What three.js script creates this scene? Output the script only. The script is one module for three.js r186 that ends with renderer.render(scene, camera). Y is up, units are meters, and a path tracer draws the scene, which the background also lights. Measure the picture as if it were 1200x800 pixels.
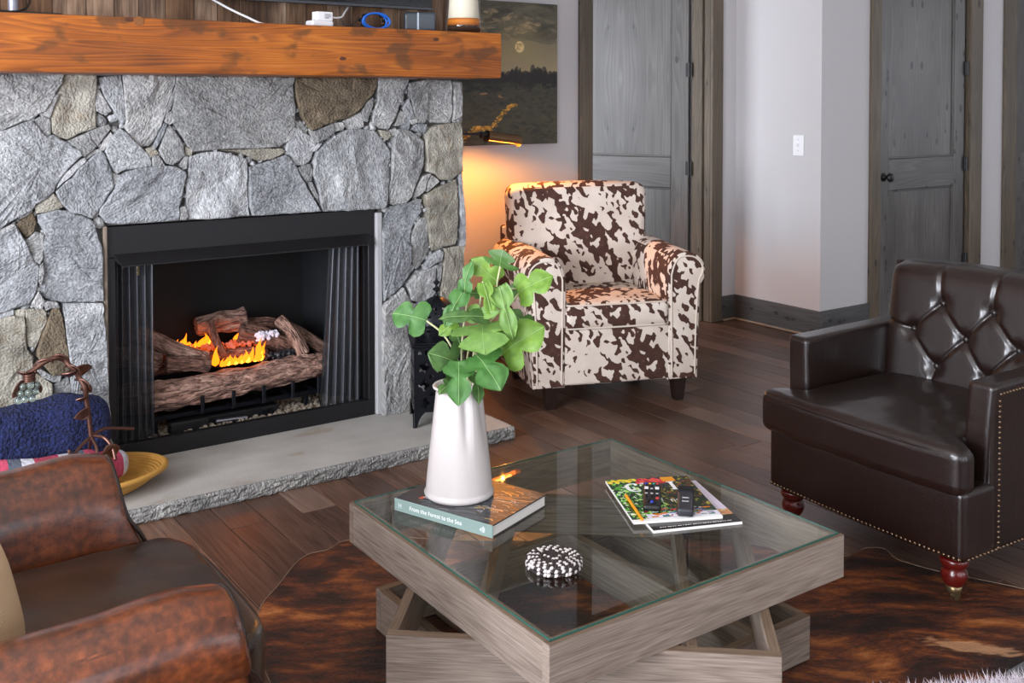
import * as THREE from 'three';
import { mergeGeometries, mergeVertices, toCreasedNormals } from 'three/addons/utils/BufferGeometryUtils.js';
import { ImprovedNoise } from 'three/addons/math/ImprovedNoise.js';
import { RectAreaLightUniformsLib } from 'three/addons/lights/RectAreaLightUniformsLib.js';

// ---------------------------------------------------------------- camera, daylight, exposure
const scene = new THREE.Scene();
const renderer = new THREE.WebGLRenderer({ antialias: true });
renderer.toneMapping = THREE.LinearToneMapping;
renderer.toneMappingExposure = 1.12;
renderer.shadowMap.enabled = true;
RectAreaLightUniformsLib.init();

const FOCAL = 1221;                                   // pixels of a 1200 x 800 frame; shifted lens
const camera = new THREE.PerspectiveCamera(2 * Math.atan(400 / FOCAL) * 180 / Math.PI, 1.5, 0.05, 60);
camera.position.set(0, 1.45, 0);
camera.lookAt(0.5721, 1.45 - 0.02713, -0.8197);
camera.setViewOffset(1200, 800, 0, 251.9, 1200, 800);

scene.background = new THREE.Color().setRGB(0.80, 0.90, 1.05);   // overcast daylight outside the windows
scene.backgroundIntensity = 1.2;
const WINDOWS = [                                     // [name, centre x, y, z, facing turn, width, height, intensity]
  ['window_1', -2.6, 1.42, -2.1, Math.PI / 2, 1.5, 2.2, 27],
  ['window_2', -2.6, 1.42, -0.35, Math.PI / 2, 1.5, 2.2, 18],
  ['window_3', -2.6, 1.42, 1.4, Math.PI / 2, 1.5, 2.2, 8],
  ['window_4', 0.6, 1.5, 3.2, Math.PI, 1.7, 2.0, 2.6],
  ['window_5', 3.2, 1.5, 3.2, Math.PI, 1.7, 2.0, 2.6],
  ['window_6', 6.2, 1.5, 3.2, Math.PI, 1.7, 2.0, 3.5],
  ['window_7', 2.55, 1.5, -5.78, Math.PI / 2, 1.5, 2.0, 7],
  ['window_8', 8.6, 1.6, -2.2, -Math.PI / 2, 1.3, 1.8, 2],
];
for (const [name, x, y, z, turn, w, h, power] of WINDOWS) {
  const day = new THREE.RectAreaLight(new THREE.Color().setRGB(0.93, 0.97, 1.06), power, w - 0.08, h - 0.08);
  day.name = 'daylight'; day.position.set(x + 0.03 * Math.sin(turn), y, z + 0.03 * Math.cos(turn));
  day.rotation.y = turn + Math.PI; scene.add(day);    // shines into the room
}

// ---------------------------------------------------------------- small helpers
const rng = (seed) => () => { seed = (seed + 0x6d2b79f5) | 0; let t = Math.imul(seed ^ (seed >>> 15), 1 | seed); t = (t + Math.imul(t ^ (t >>> 7), 61 | t)) ^ t; return ((t ^ (t >>> 14)) >>> 0) / 4294967296; };
const perlin = new ImprovedNoise();
const N = (x, y, z = 0) => perlin.noise(x + 31.7, y + 57.3, z + 11.9);
const fbm = (x, y, z = 0, o = 4) => { let s = 0, a = 0.5; for (let i = 0; i < o; i++) { s += a * N(x, y, z + i * 7.1); x *= 2.03; y *= 2.03; z *= 2.03; a *= 0.5; } return s; };
const clamp = (v, a = 0, b = 1) => Math.min(b, Math.max(a, v));
const lerp = (a, b, t) => a + (b - a) * t;
const step = (a, b, v) => { const t = clamp((v - a) / (b - a)); return t * t * (3 - 2 * t); };
const mix3 = (a, b, t) => [lerp(a[0], b[0], t), lerp(a[1], b[1], t), lerp(a[2], b[2], t)];
const ramp = (stops, t) => { t = clamp(t) * (stops.length - 1); const i = Math.min(stops.length - 2, Math.floor(t)); return mix3(stops[i], stops[i + 1], t - i); };
const hex = (h) => [(h >> 16) / 255, ((h >> 8) & 255) / 255, (h & 255) / 255];

// a computed texture that covers sx x sy metres of a surface whose uv is in metres
function tex(w, h, sx, sy, fn, srgb = true, wrap = THREE.MirroredRepeatWrapping) {
  const d = new Uint8Array(w * h * 4);
  for (let j = 0; j < h; j++) for (let i = 0; i < w; i++) {
    const c = fn((i + 0.5) / w * sx, (j + 0.5) / h * sy), k = (j * w + i) * 4;
    if (typeof c === 'number') d[k] = d[k + 1] = d[k + 2] = clamp(c) * 255;
    else { d[k] = clamp(c[0]) * 255; d[k + 1] = clamp(c[1]) * 255; d[k + 2] = clamp(c[2]) * 255; }
    d[k + 3] = 255;
  }
  const t = new THREE.DataTexture(d, w, h);
  t.wrapS = t.wrapT = wrap; t.magFilter = THREE.LinearFilter; t.minFilter = THREE.LinearMipmapLinearFilter; t.generateMipmaps = true;
  t.repeat.set(1 / sx, 1 / sy);
  if (srgb) t.colorSpace = THREE.SRGBColorSpace;
  t.needsUpdate = true;
  return t;
}
function canvasTex(w, h, draw) {
  const c = document.createElement('canvas'); c.width = w; c.height = h;
  draw(c.getContext('2d'), w, h);
  const t = new THREE.CanvasTexture(c); t.colorSpace = THREE.SRGBColorSpace;
  return t;
}
const std = (o) => new THREE.MeshStandardMaterial(o);
const phys = (o) => new THREE.MeshPhysicalMaterial(o);
const col = (h) => new THREE.Color(h);

// normals, then uv in metres by the face's main direction (or around an axis)
function finish(g, crease = 0, ou = 0, ov = 0, swap = false) {
  g.deleteAttribute('uv');
  if (crease) { g = g.index ? g.toNonIndexed() : g; g.deleteAttribute('normal'); g = toCreasedNormals(g, crease); }
  else { g.deleteAttribute('normal'); g = mergeVertices(g, 1e-5); g.computeVertexNormals(); g = g.toNonIndexed(); }
  return mapBox(g, ou, ov, swap);
}
function mapBox(g, ou = 0, ov = 0, swap = false) {
  if (g.index) g = g.toNonIndexed();
  const p = g.attributes.position, uv = new Float32Array(p.count * 2), a = new THREE.Vector3(), b = new THREE.Vector3(), c = new THREE.Vector3(), n = new THREE.Vector3();
  for (let i = 0; i < p.count; i += 3) {
    a.fromBufferAttribute(p, i); b.fromBufferAttribute(p, i + 1); c.fromBufferAttribute(p, i + 2);
    n.copy(b).sub(a).cross(c.clone().sub(a));
    const x = Math.abs(n.x), y = Math.abs(n.y), z = Math.abs(n.z);
    [a, b, c].forEach((v, k) => {
      let s, t;
      if (y >= x && y >= z) { s = v.x; t = v.z; } else if (x >= z) { s = v.z; t = v.y; } else { s = v.x; t = v.y; }
      if (swap) [s, t] = [t, s];
      uv[(i + k) * 2] = s + ou; uv[(i + k) * 2 + 1] = t + ov;
    });
  }
  g.setAttribute('uv', new THREE.BufferAttribute(uv, 2));
  return g;
}
const at = (g, x = 0, y = 0, z = 0, rx = 0, ry = 0, rz = 0) => { g.applyMatrix4(new THREE.Matrix4().compose(new THREE.Vector3(x, y, z), new THREE.Quaternion().setFromEuler(new THREE.Euler(rx, ry, rz, 'YXZ')), new THREE.Vector3(1, 1, 1))); return g; };
// box with chamfered edges: 44 triangles
function cbox(w, h, d, c = 0.003) {
  const x = w / 2, y = h / 2, z = d / 2, P = [], I = [];
  const V = (px, py, pz) => { P.push(px, py, pz); return P.length / 3 - 1; };
  const S = [-1, 1], id = {};
  for (const sx of S) for (const sy of S) for (const sz of S) {
    id[[sx, sy, sz, 'x']] = V(sx * x, sy * (y - c), sz * (z - c));
    id[[sx, sy, sz, 'y']] = V(sx * (x - c), sy * y, sz * (z - c));
    id[[sx, sy, sz, 'z']] = V(sx * (x - c), sy * (y - c), sz * z);
  }
  const quad = (a, b, q, e, out) => {
    const A = [P[a * 3], P[a * 3 + 1], P[a * 3 + 2]], B = [P[b * 3], P[b * 3 + 1], P[b * 3 + 2]], Q = [P[q * 3], P[q * 3 + 1], P[q * 3 + 2]];
    const u = B.map((v, i) => v - A[i]), w2 = Q.map((v, i) => v - A[i]);
    const n = [u[1] * w2[2] - u[2] * w2[1], u[2] * w2[0] - u[0] * w2[2], u[0] * w2[1] - u[1] * w2[0]];
    const f = n[0] * out[0] + n[1] * out[1] + n[2] * out[2] > 0;
    if (e === undefined) I.push(...(f ? [a, b, q] : [a, q, b])); else I.push(...(f ? [a, b, q, a, q, e] : [a, q, b, a, e, q]));
  };
  for (const s of S) {
    quad(id[[s, -1, -1, 'x']], id[[s, 1, -1, 'x']], id[[s, 1, 1, 'x']], id[[s, -1, 1, 'x']], [s, 0, 0]);
    quad(id[[-1, s, -1, 'y']], id[[1, s, -1, 'y']], id[[1, s, 1, 'y']], id[[-1, s, 1, 'y']], [0, s, 0]);
    quad(id[[-1, -1, s, 'z']], id[[1, -1, s, 'z']], id[[1, 1, s, 'z']], id[[-1, 1, s, 'z']], [0, 0, s]);
    for (const t of S) {
      quad(id[[s, t, -1, 'x']], id[[s, t, 1, 'x']], id[[s, t, 1, 'y']], id[[s, t, -1, 'y']], [s, t, 0]);
      quad(id[[s, -1, t, 'x']], id[[s, 1, t, 'x']], id[[s, 1, t, 'z']], id[[s, -1, t, 'z']], [s, 0, t]);
      quad(id[[-1, s, t, 'y']], id[[1, s, t, 'y']], id[[1, s, t, 'z']], id[[-1, s, t, 'z']], [0, s, t]);
      for (const r of S) quad(id[[s, t, r, 'x']], id[[s, t, r, 'y']], id[[s, t, r, 'z']], undefined, [s, t, r]);
    }
  }
  const g = new THREE.BufferGeometry(); g.setAttribute('position', new THREE.Float32BufferAttribute(P, 3)); g.setIndex(I);
  const f = g.toNonIndexed(); f.computeVertexNormals();
  return f;
}
// a chamfered box between two corners, uv in metres
function bb(x0, x1, y0, y1, z0, z1, c = 0.003, ou = 0, ov = 0, swap = false) {
  return mapBox(at(cbox(x1 - x0, y1 - y0, z1 - z0, Math.min(c, (x1 - x0) / 3, (y1 - y0) / 3, (z1 - z0) / 3)), (x0 + x1) / 2, (y0 + y1) / 2, (z0 + z1) / 2), ou, ov, swap);
}
// soft rounded box with an optional warp of every point
function soft(w, h, d, r, warp, n = 14) {
  const g = new THREE.BoxGeometry(2, 2, 2, n, n, n), p = g.attributes.position, half = [w / 2, h / 2, d / 2];
  const rr = Math.min(r, w / 2, h / 2, d / 2), k = 4;               // k cells of the grid lie in each rounded edge
  const map = (t, hf) => { const s = (t + 1) / 2 * n; if (s <= k) return -hf + rr * (1 - Math.cos(s / k * Math.PI / 2)) ; if (s >= n - k) return hf - rr * (1 - Math.cos((n - s) / k * Math.PI / 2)); return lerp(-hf + rr, hf - rr, (s - k) / (n - 2 * k)); };
  const v = new THREE.Vector3(), q = new THREE.Vector3();
  for (let i = 0; i < p.count; i++) {
    v.set(map(p.getX(i), half[0]), map(p.getY(i), half[1]), map(p.getZ(i), half[2]));
    q.set(clamp(v.x, -half[0] + rr, half[0] - rr), clamp(v.y, -half[1] + rr, half[1] - rr), clamp(v.z, -half[2] + rr, half[2] - rr));
    v.sub(q); if (v.lengthSq() > 0) v.setLength(rr); v.add(q);
    if (warp) warp(v, v.x / half[0], v.y / half[1], v.z / half[2]);
    p.setXYZ(i, v.x, v.y, v.z);
  }
  return finish(g);
}
const curve = (pts, closed = false, tension = 0.5) => new THREE.CatmullRomCurve3(pts.map((p) => new THREE.Vector3(...p)), closed, 'catmullrom', tension);
const tube = (pts, r, seg = 24, rad = 7, closed = false) => capTube(new THREE.TubeGeometry(curve(pts, closed), seg, r, rad, closed), pts, r, closed);
function capTube(g, pts, r, closed) {
  if (closed) return g;
  const list = [g.toNonIndexed()];
  for (const e of [pts[0], pts[pts.length - 1]]) { const s = new THREE.SphereGeometry(r * 0.99, 7, 5).toNonIndexed(); s.translate(...e); list.push(s); }
  return mergeGeometries(list);
}
const lathe = (pts, seg = 32) => new THREE.LatheGeometry(pts.map((p) => new THREE.Vector2(...p)), seg);
const merge = (list) => mergeGeometries(list.map((g) => { const f = g.index ? g.toNonIndexed() : g; for (const k of Object.keys(f.attributes)) if (!['position', 'normal', 'uv'].includes(k)) f.deleteAttribute(k); if (!f.attributes.uv) f.setAttribute('uv', new THREE.BufferAttribute(new Float32Array(f.attributes.position.count * 2), 2)); return f; }));

const taken = {};
function numbered(n) { const k = taken[n] = (taken[n] ?? -1) + 1; return k ? n + '_' + String(k).padStart(3, '0') : n; }
function mesh(name, g, m, parent) { const o = new THREE.Mesh(g, m); o.name = name; o.castShadow = o.receiveShadow = true; parent.add(o); return o; }
function thing(name, label, category, pos = [0, 0, 0], turn = 0, group) {
  const o = new THREE.Group(); o.name = numbered(name); o.position.set(...pos); o.rotation.y = turn; o.userData = { label, category };
  if (group) o.userData.group = group;
  scene.add(o); return o;
}
function one(name, g, m, label, category, group) { const o = mesh(numbered(name), g, m, scene); o.userData = { label, category }; if (group) o.userData.group = group; return o; }
function structure(name, label, category = name.split('_')[0]) { const o = new THREE.Group(); o.name = name; o.userData = { kind: 'structure', label, category }; scene.add(o); return o; }

// ---------------------------------------------------------------- materials
// growth rings as contour lines of stretched noise: x across the grain, y along it (metres)
function rings(x, y, s, wide = 9, long = 0.8, k = 5) {
  const v = N(x * wide, y * long, s) + 0.35 * N(x * wide * 2.3, y * long * 2.1, s + 5);
  const r = v * k + x * 14;
  const f = r - Math.floor(r);
  return f < 0.78 ? f / 0.78 : 1 - (f - 0.78) / 0.22;
}
const streak = (x, y, s, fx = 300, fy = 7) => 0.5 + 0.5 * (0.7 * N(x * fx, y * fy, s) + 0.5 * N(x * fx * 0.37, y * fy * 0.4, s + 3));
function knotted(x, y, knots) {                        // pushes the grain aside and darkens the eye of each knot
  let dx = 0, eye = 0;
  for (const [kx, ky, r] of knots) { const ax = (x - kx) / r, ay = (y - ky) / (r * 1.9), d = Math.sqrt(ax * ax + ay * ay); dx += Math.sign(ax || 1) * r * 1.1 * Math.exp(-d * 0.9) * Math.min(1, Math.abs(ax) * 2); eye = Math.max(eye, 1 - step(0.45, 0.8, d + 0.15 * N(x * 90, y * 60))); }
  return [x - dx, eye];
}
const kr = rng(77), KNOTS = Array.from({ length: 22 }, () => [kr() * 0.8, kr() * 1.6, 0.010 + kr() * 0.014]);
const floorMap = tex(512, 1024, 0.7, 1.6, (x, y) => {
  const r = rings(x, y, 2, 11, 0.9, 4), s = streak(x, y, 4, 330, 8), b = fbm(x * 5, y * 1.3, 3, 3);
  const c = ramp([hex(0x4a382f), hex(0x725a4d), hex(0x917768)], 0.42 + 0.3 * (r - 0.5) + 0.42 * (s - 0.5) + 0.55 * b);
  return s < 0.27 ? mix3(c, hex(0x241a15), 0.5) : c;
});
const floorBump = tex(512, 1024, 0.7, 1.6, (x, y) => 0.5 + 0.5 * (streak(x, y, 4, 330, 8) - 0.5) + 0.25 * (rings(x, y, 2, 11, 0.9, 4) - 0.5), false);
const oakMap = tex(512, 1024, 0.6, 1.2, (x, y) => {
  const r = rings(x, y, 12, 13, 0.8, 6), s = streak(x, y, 14, 520, 14), b = fbm(x * 5, y * 0.9, 5, 3);
  return ramp([hex(0x5c4f47), hex(0x827469), hex(0x9f9084), hex(0xb6a99c)], 0.5 + 0.2 * (r - 0.5) + 0.8 * (s - 0.5) + 0.42 * b);
});
const oakBump = tex(512, 1024, 0.6, 1.2, (x, y) => 0.5 + 0.6 * (streak(x, y, 14, 520, 14) - 0.5), false);
const pineMap = tex(512, 1024, 0.8, 1.6, (x0, y) => {
  const [x, eye] = knotted(x0, y, KNOTS), r = rings(x, y, 22, 8, 0.5, 6), s = streak(x, y, 24, 240, 5), b = fbm(x * 4, y * 0.9, 6, 3);
  const c = ramp([hex(0x47443f), hex(0x66615b), hex(0x858079), hex(0xa09a92)], 0.46 + 0.24 * (r - 0.5) + 0.24 * (s - 0.5) + 0.5 * b);
  return mix3(c, hex(0x2d2824), eye * 0.7);
});
const firMap = tex(2048, 256, 2.4, 0.3, (y, x0) => {
  const [x, eye] = knotted(x0, y, [[0.24, 0.80, 0.014], [0.19, 0.22, 0.010], [0.12, 1.62, 0.012], [0.21, 2.05, 0.012]]), r = rings(x, y, 32, 12, 0.7, 7), s = streak(x, y, 34, 300, 6), b = fbm(x * 7, y * 2.2, 8, 4);
  let c = ramp([hex(0x4e2604), hex(0x7e4008), hex(0xa65a10), hex(0xbc7424)], 0.5 + 0.30 * (r - 0.5) + 0.36 * (s - 0.5) + 0.6 * b);
  c = mix3(c, hex(0x4a2c12), 0.6 * step(0.10, 0.34, fbm(x * 12 + 4, y * 7, 9, 4)));
  return mix3(c, hex(0x3a1a08), eye * 0.8);
});
const firBump = tex(2048, 256, 2.4, 0.3, (y, x) => 0.5 + 0.4 * (rings(x, y, 32, 12, 0.7, 7) - 0.5) + 0.4 * (streak(x, y, 34, 300, 6) - 0.5), false);
const barnMap = tex(512, 512, 0.8, 0.8, (x, y) => {
  const s = streak(x, y, 44, 190, 9), b = fbm(x * 9, y * 3, 9, 4);
  return ramp([hex(0x3b2a20), hex(0x66503f), hex(0x9a8069), hex(0xbba48c)], 0.45 + 0.6 * (s - 0.5) + 0.8 * b);
});
const stoneMap = tex(1024, 1024, 0.9, 0.9, (x, y) => {
  const b = fbm(x * 6, y * 6, 1, 4), f = fbm(x * 80, y * 48, 2, 4), q = N(x * 420, y * 380, 3), v = 1 - Math.abs(fbm(x * 9 + 0.4 * fbm(x * 30, y * 30, 7, 2), y * 5, 5, 4)) * 9;
  let t = 0.52 + 0.5 * b + 0.5 * f + 0.26 * q;
  if (v > 0.6) t += (v - 0.6) * 0.35;
  return ramp([hex(0x5a5b5e), hex(0x8b8c8e), hex(0xb7b8b9), hex(0xdcdcdb)], t);
});
const stoneBump = tex(1024, 1024, 0.9, 0.9, (x, y) => 0.5 + 0.40 * fbm(x * 26 + 0.8 * N(x * 8, y * 8, 4), y * 17, 12, 4) + 0.5 * fbm(x * 130, y * 95, 14, 3), false);
const rustMap = tex(512, 512, 0.6, 0.6, (x, y) => {
  const b = fbm(x * 13, y * 13, 4, 5), q = N(x * 240, y * 240, 6), d = fbm(x * 22 + 3, y * 22, 9, 3);
  return mix3(ramp([hex(0x5a564f), hex(0x8b877e), hex(0xaca89e), hex(0xc6c2b8)], 0.5 + 0.75 * b + 0.16 * q), hex(0x80694f), 0.25 * step(0.1, 0.3, d));
});
const slabMap = tex(512, 512, 1.2, 1.2, (x, y) => {
  const b = fbm(x * 4, y * 7, 3, 5), q = N(x * 300, y * 300, 1), st = step(0.22, 0.42, fbm(x * 5 + 9, y * 8, 8, 4));
  return mix3(ramp([hex(0x96938f), hex(0xaeaba6), hex(0xc0bdb8)], 0.5 + 0.6 * b + 0.08 * q), hex(0x94836c), 0.5 * st);
});
const grainBump = tex(512, 512, 0.25, 0.25, (x, y) => 0.5 + 0.5 * fbm(x * 160, y * 160, 2, 3), false);
const leatherBump = tex(512, 512, 0.2, 0.2, (x, y) => { const c = Math.abs(N(x * 320, y * 320, 3)) + 0.6 * Math.abs(N(x * 150, y * 150, 8)); return 0.2 + 0.4 * clamp(c) + 0.5 * fbm(x * 34, y * 22, 4, 3); }, false);
const oldLeatherMap = tex(512, 512, 0.6, 0.6, (x, y) => {
  const b = fbm(x * 7, y * 7, 5, 4), f = fbm(x * 55, y * 55, 7, 4);
  return ramp([hex(0x2a130b), hex(0x4b2410), hex(0x73391a), hex(0x97552b)], 0.46 + 0.42 * b + 0.62 * f);
});
const oldSeatMap = tex(256, 256, 0.6, 0.6, (x, y) => ramp([hex(0x1d120d), hex(0x33200f), hex(0x4c3018)], 0.45 + 0.9 * fbm(x * 6, y * 6, 15, 4) + 0.3 * fbm(x * 40, y * 40, 3, 2)));
const cowMap = tex(1024, 1024, 1.0, 1.0, (x, y) => {
  const w = 0.012, X = x + w * N(x * 30, y * 30, 1), Y = y + w * N(x * 30, y * 30, 2);
  const big = N(X * 5, Y * 4.2, 3), mid = N(X * 16 + Y * 5, Y * 13, 5), sm = N(X * 40 + Y * 10, Y * 30, 8), ed = fbm(X * 80, Y * 80, 4, 2);
  const f = 0.46 * big + 0.50 * mid + 0.50 * sm + 0.12 * ed, t = step(0.03, 0.065, f);
  const light = ramp([hex(0xd0c0b2), hex(0xe4d8cc)], 0.5 + fbm(x * 9, y * 9, 6, 3)), dark = ramp([hex(0x3a2119), hex(0x57372c)], 0.5 + 0.9 * fbm(x * 30, y * 30, 7, 3));
  return mix3(light, dark, t);
});
const velvetBump = tex(256, 256, 0.12, 0.12, (x, y) => 0.5 + 0.5 * fbm(x * 400, y * 400, 2, 2), false);
const hideMap = tex(1024, 1024, 2.2, 2.2, (x, y) => {
  const wx = 0.16 * fbm(x * 2.1, y * 2.1, 1, 2), wy = 0.16 * fbm(x * 2.1 + 9, y * 2.1, 2, 2), X = x + wx, Y = y + wy;
  const b = fbm(X * 3.2, Y * 7.5, 4, 4), h = N(X * 70, Y * 230, 6) * 0.6 + N(X * 34, Y * 120, 8) * 0.5, m = fbm(X * 11, Y * 30, 11, 3);
  let c = ramp([hex(0x160a06), hex(0x301509), hex(0x5a2b12), hex(0x86491c), hex(0xa8693a)], 0.40 + 1.0 * b + 0.30 * h + 0.62 * m);
  const pd = Math.hypot((x - 1.22) / 0.13, (y - 1.70 - 0.25 * (x - 1.22)) / 0.035) + 0.5 * N(x * 30, y * 80, 3);
  return mix3(c, hex(0xc79a72), 0.75 * (1 - step(0.6, 1.15, pd)));
});
const hideBump = tex(1024, 1024, 1.1, 1.1, (x, y) => 0.5 + 0.4 * N(x * 120, y * 380, 6) + 0.25 * N(x * 18, y * 40, 8), false);
const barkMap = tex(512, 512, 0.5, 0.5, (x, y) => {
  const r = fbm(x * 18, y * 70, 3, 4), f = N(x * 60, y * 200, 5), b = fbm(x * 9, y * 9, 6, 3);
  return ramp([hex(0x3a2b26), hex(0x7c5c50), hex(0xa88474), hex(0xc4a392)], 0.55 + 0.95 * r + 0.2 * f + 0.35 * b);
});
const barkBump = tex(512, 512, 0.5, 0.5, (x, y) => 0.5 + 0.9 * fbm(x * 18, y * 70, 3, 4) + 0.15 * N(x * 60, y * 200, 5), false);
const leafMap = tex(256, 256, 0.14, 0.14, (x, y) => ramp([hex(0x5c8246), hex(0x7ba457), hex(0x97bb68)], 0.5 + 0.7 * fbm(x * 40, y * 40, 3, 3)));
const fleeceMap = tex(256, 256, 0.2, 0.2, (x, y) => ramp([hex(0x0a0f28), hex(0x161f48), hex(0x28346a)], 0.45 + 0.9 * fbm(x * 70, y * 70, 3, 3)));
const fleeceBump = tex(256, 256, 0.2, 0.2, (x, y) => 0.5 + 0.8 * fbm(x * 90, y * 90, 5, 3), false);
const plaidMap = tex(256, 256, 0.24, 0.24, (x, y) => {
  const a = Math.floor(x / 0.04) % 3, b = Math.floor(y / 0.06) % 3, P = [[0xa83e56, 0xc4c0c6, 0x5c6470], [0xb8b6be, 0x78818e, 0xb0405a], [0x4a505c, 0x9c3a56, 0xc2c2c8]];
  return mix3(hex(P[a][b]), [1, 1, 1], 0.12 * N(x * 900, y * 900, 3));
});
const screenAlpha = tex(128, 128, 0.016, 0.016, (x, y) => { const a = (x / 0.004) % 1, b = (y / 0.004) % 1, o = Math.hypot(a - 0.5, b - 0.5); return o < 0.27 ? 0 : 1; }, false, THREE.RepeatWrapping);

const rep = (t, sx, sy) => { const c = t.clone(); c.repeat.set(1 / sx, 1 / sy); c.needsUpdate = true; return c; };
const M = {
  wall: std({ color: col(0xc4c1c2), roughness: 0.85, bumpMap: grainBump, bumpScale: 0.0006 }),
  ceiling: std({ color: col(0xe6e2db), roughness: 0.9 }),
  subfloor: std({ color: col(0x1e1411), roughness: 0.9 }),
  planks: [0xffffff, 0xd8ccc6, 0xf0e0d4, 0xc2b4ae].map((c) => std({ color: col(c), map: floorMap, bumpMap: floorBump, bumpScale: 0.0012, roughness: 0.34 })),
  oak: [0xffffff, 0xe8e0d8].map((c) => std({ color: col(c), map: oakMap, bumpMap: oakBump, bumpScale: 0.0006, roughness: 0.55 })),
  oakEdge: std({ color: col(0xc3b4a3), map: oakMap, roughness: 0.6 }),
  pine: std({ map: pineMap, roughness: 0.4, color: col(0xc9cbd0) }),
  skirting: std({ map: pineMap, roughness: 0.45, color: col(0xa6acb6) }),
  casing: std({ map: pineMap, roughness: 0.5, color: col(0xd2c2ac) }),
  fir: std({ map: firMap, bumpMap: firBump, bumpScale: 0.0015, roughness: 0.5 }),
  barn: [0xffffff, 0xe6dccf, 0xd0bca8].map((c) => std({ color: col(c), map: barnMap, bumpMap: barnMap, bumpScale: 0.003, roughness: 0.8 })),
  mortar: std({ color: col(0x5f5d5a), roughness: 0.95, bumpMap: grainBump, bumpScale: 0.004 }),
  paleMortar: std({ color: col(0xaaaaac), roughness: 0.9, bumpMap: grainBump, bumpScale: 0.003 }),
  stone: {
    g: [0xe6e5e2, 0xcfcecb, 0xf4f2ee].map((c) => std({ color: col(c), map: stoneMap, bumpMap: stoneBump, bumpScale: 0.010, roughness: 0.85 })),
    b: [0xe8e9ea, 0xd4d6d9, 0xf6f6f7].map((c) => std({ color: col(c), map: stoneMap, bumpMap: stoneBump, bumpScale: 0.010, roughness: 0.8 })),
    t: [0xfbfaf6, 0xe8e7e2].map((c) => std({ color: col(c), map: rustMap, bumpMap: stoneBump, bumpScale: 0.010, roughness: 0.88 })),
    d: [0xc2b29e, 0xae9f8c].map((c) => std({ color: col(c), map: rustMap, bumpMap: stoneBump, bumpScale: 0.012, roughness: 0.88 })),
    p: [0xffffff, 0xf4f2ee].map((c) => std({ color: col(c), map: stoneMap, bumpMap: stoneBump, bumpScale: 0.006, roughness: 0.85 })),
  },
  slab: std({ map: slabMap, roughness: 0.7, bumpMap: grainBump, bumpScale: 0.0015 }),
  slabEdge: std({ color: col(0xcfccc6), map: stoneMap, bumpMap: stoneBump, bumpScale: 0.012, roughness: 0.85 }),
  blackMetal: std({ color: col(0x1d1c1e), roughness: 0.42, metalness: 0.3 }),
  soot: std({ color: col(0x0c0c0d), roughness: 0.75 }),
  iron: std({ color: col(0x1a1c22), roughness: 0.38, metalness: 0.6 }),
  screen: std({ color: col(0x595b60), roughness: 0.4, metalness: 0.7, alphaMap: screenAlpha, alphaTest: 0.5, side: THREE.DoubleSide }),
  bark: std({ map: barkMap, bumpMap: barkBump, bumpScale: 0.026, roughness: 0.9 }),
  ashBark: std({ map: barkMap, color: col(0xb9aaa4), bumpMap: barkBump, bumpScale: 0.026, roughness: 0.9 }),
  cow: std({ map: cowMap, bumpMap: velvetBump, bumpScale: 0.0006, roughness: 0.85 }),
  piping: std({ color: col(0xd8cabc), roughness: 0.85 }),
  espresso: std({ color: col(0x241814), roughness: 0.35 }),
  clubLeather: phys({ color: col(0x1b0d09), roughness: 0.38, specularIntensity: 0.7, bumpMap: leatherBump, bumpScale: 0.0012, clearcoat: 0.7, clearcoatRoughness: 0.16 }),
  oldLeather: phys({ map: oldLeatherMap, roughness: 0.32, bumpMap: leatherBump, bumpScale: 0.0006, clearcoat: 0.45, clearcoatRoughness: 0.2 }),
  oldSeat: phys({ map: oldSeatMap, roughness: 0.3, bumpMap: leatherBump, bumpScale: 0.0006, clearcoat: 0.3, clearcoatRoughness: 0.28 }),
  welt: std({ color: col(0x24140d), roughness: 0.45 }),
  cherry: phys({ color: col(0x5c0f08), roughness: 0.28, clearcoat: 0.6, clearcoatRoughness: 0.1 }),
  brass: std({ color: col(0x8f7c5a), roughness: 0.35, metalness: 0.9 }),
  nail: std({ color: col(0x7a6450), roughness: 0.3, metalness: 0.95 }),
  glass: phys({ color: col(0xf4fbf8), roughness: 0.015, transmission: 1, thickness: 0, ior: 1.5 }),
  glassEdge: phys({ color: col(0x2f5f55), roughness: 0.2 }),
  pane: phys({ color: col(0xffffff), roughness: 0.02, transmission: 1, thickness: 0, ior: 1.45 }),
  hide: std({ map: hideMap, bumpMap: hideBump, bumpScale: 0.004, roughness: 0.55 }),
  hideEdge: std({ color: col(0x8a7460), roughness: 0.8 }),
  ceramic: phys({ color: col(0xcfc8c5), roughness: 0.28, clearcoat: 0.4, clearcoatRoughness: 0.15 }),
  leaf: [0xf0f4d8, 0xa8bca4, 0xa4ccb4, 0xf4f8a8].map((c) => phys({ map: leafMap, color: col(c), roughness: 0.55, transmission: 0.3, thickness: 0, side: THREE.DoubleSide })),
  rib: std({ color: col(0x9fbf7c), roughness: 0.7 }),
  stem: std({ color: col(0xb9b98f), roughness: 0.7 }),
  black: std({ color: col(0x121214), roughness: 0.4 }),
  white: std({ color: col(0xe8e8ea), roughness: 0.5 }),
  paper: std({ color: col(0xe6e3dd), roughness: 0.8 }),
  copper: std({ color: col(0x6a4a40), roughness: 0.32, metalness: 0.75 }),
  wicker: std({ color: col(0xb9893f), roughness: 0.65 }),
  fleece: std({ map: fleeceMap, bumpMap: fleeceBump, bumpScale: 0.012, roughness: 1 }),
  plaid: std({ map: plaidMap, bumpMap: fleeceBump, bumpScale: 0.004, roughness: 1 }),
  tan: std({ color: col(0xb79a78), bumpMap: velvetBump, bumpScale: 0.002, roughness: 0.95 }),
};

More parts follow.
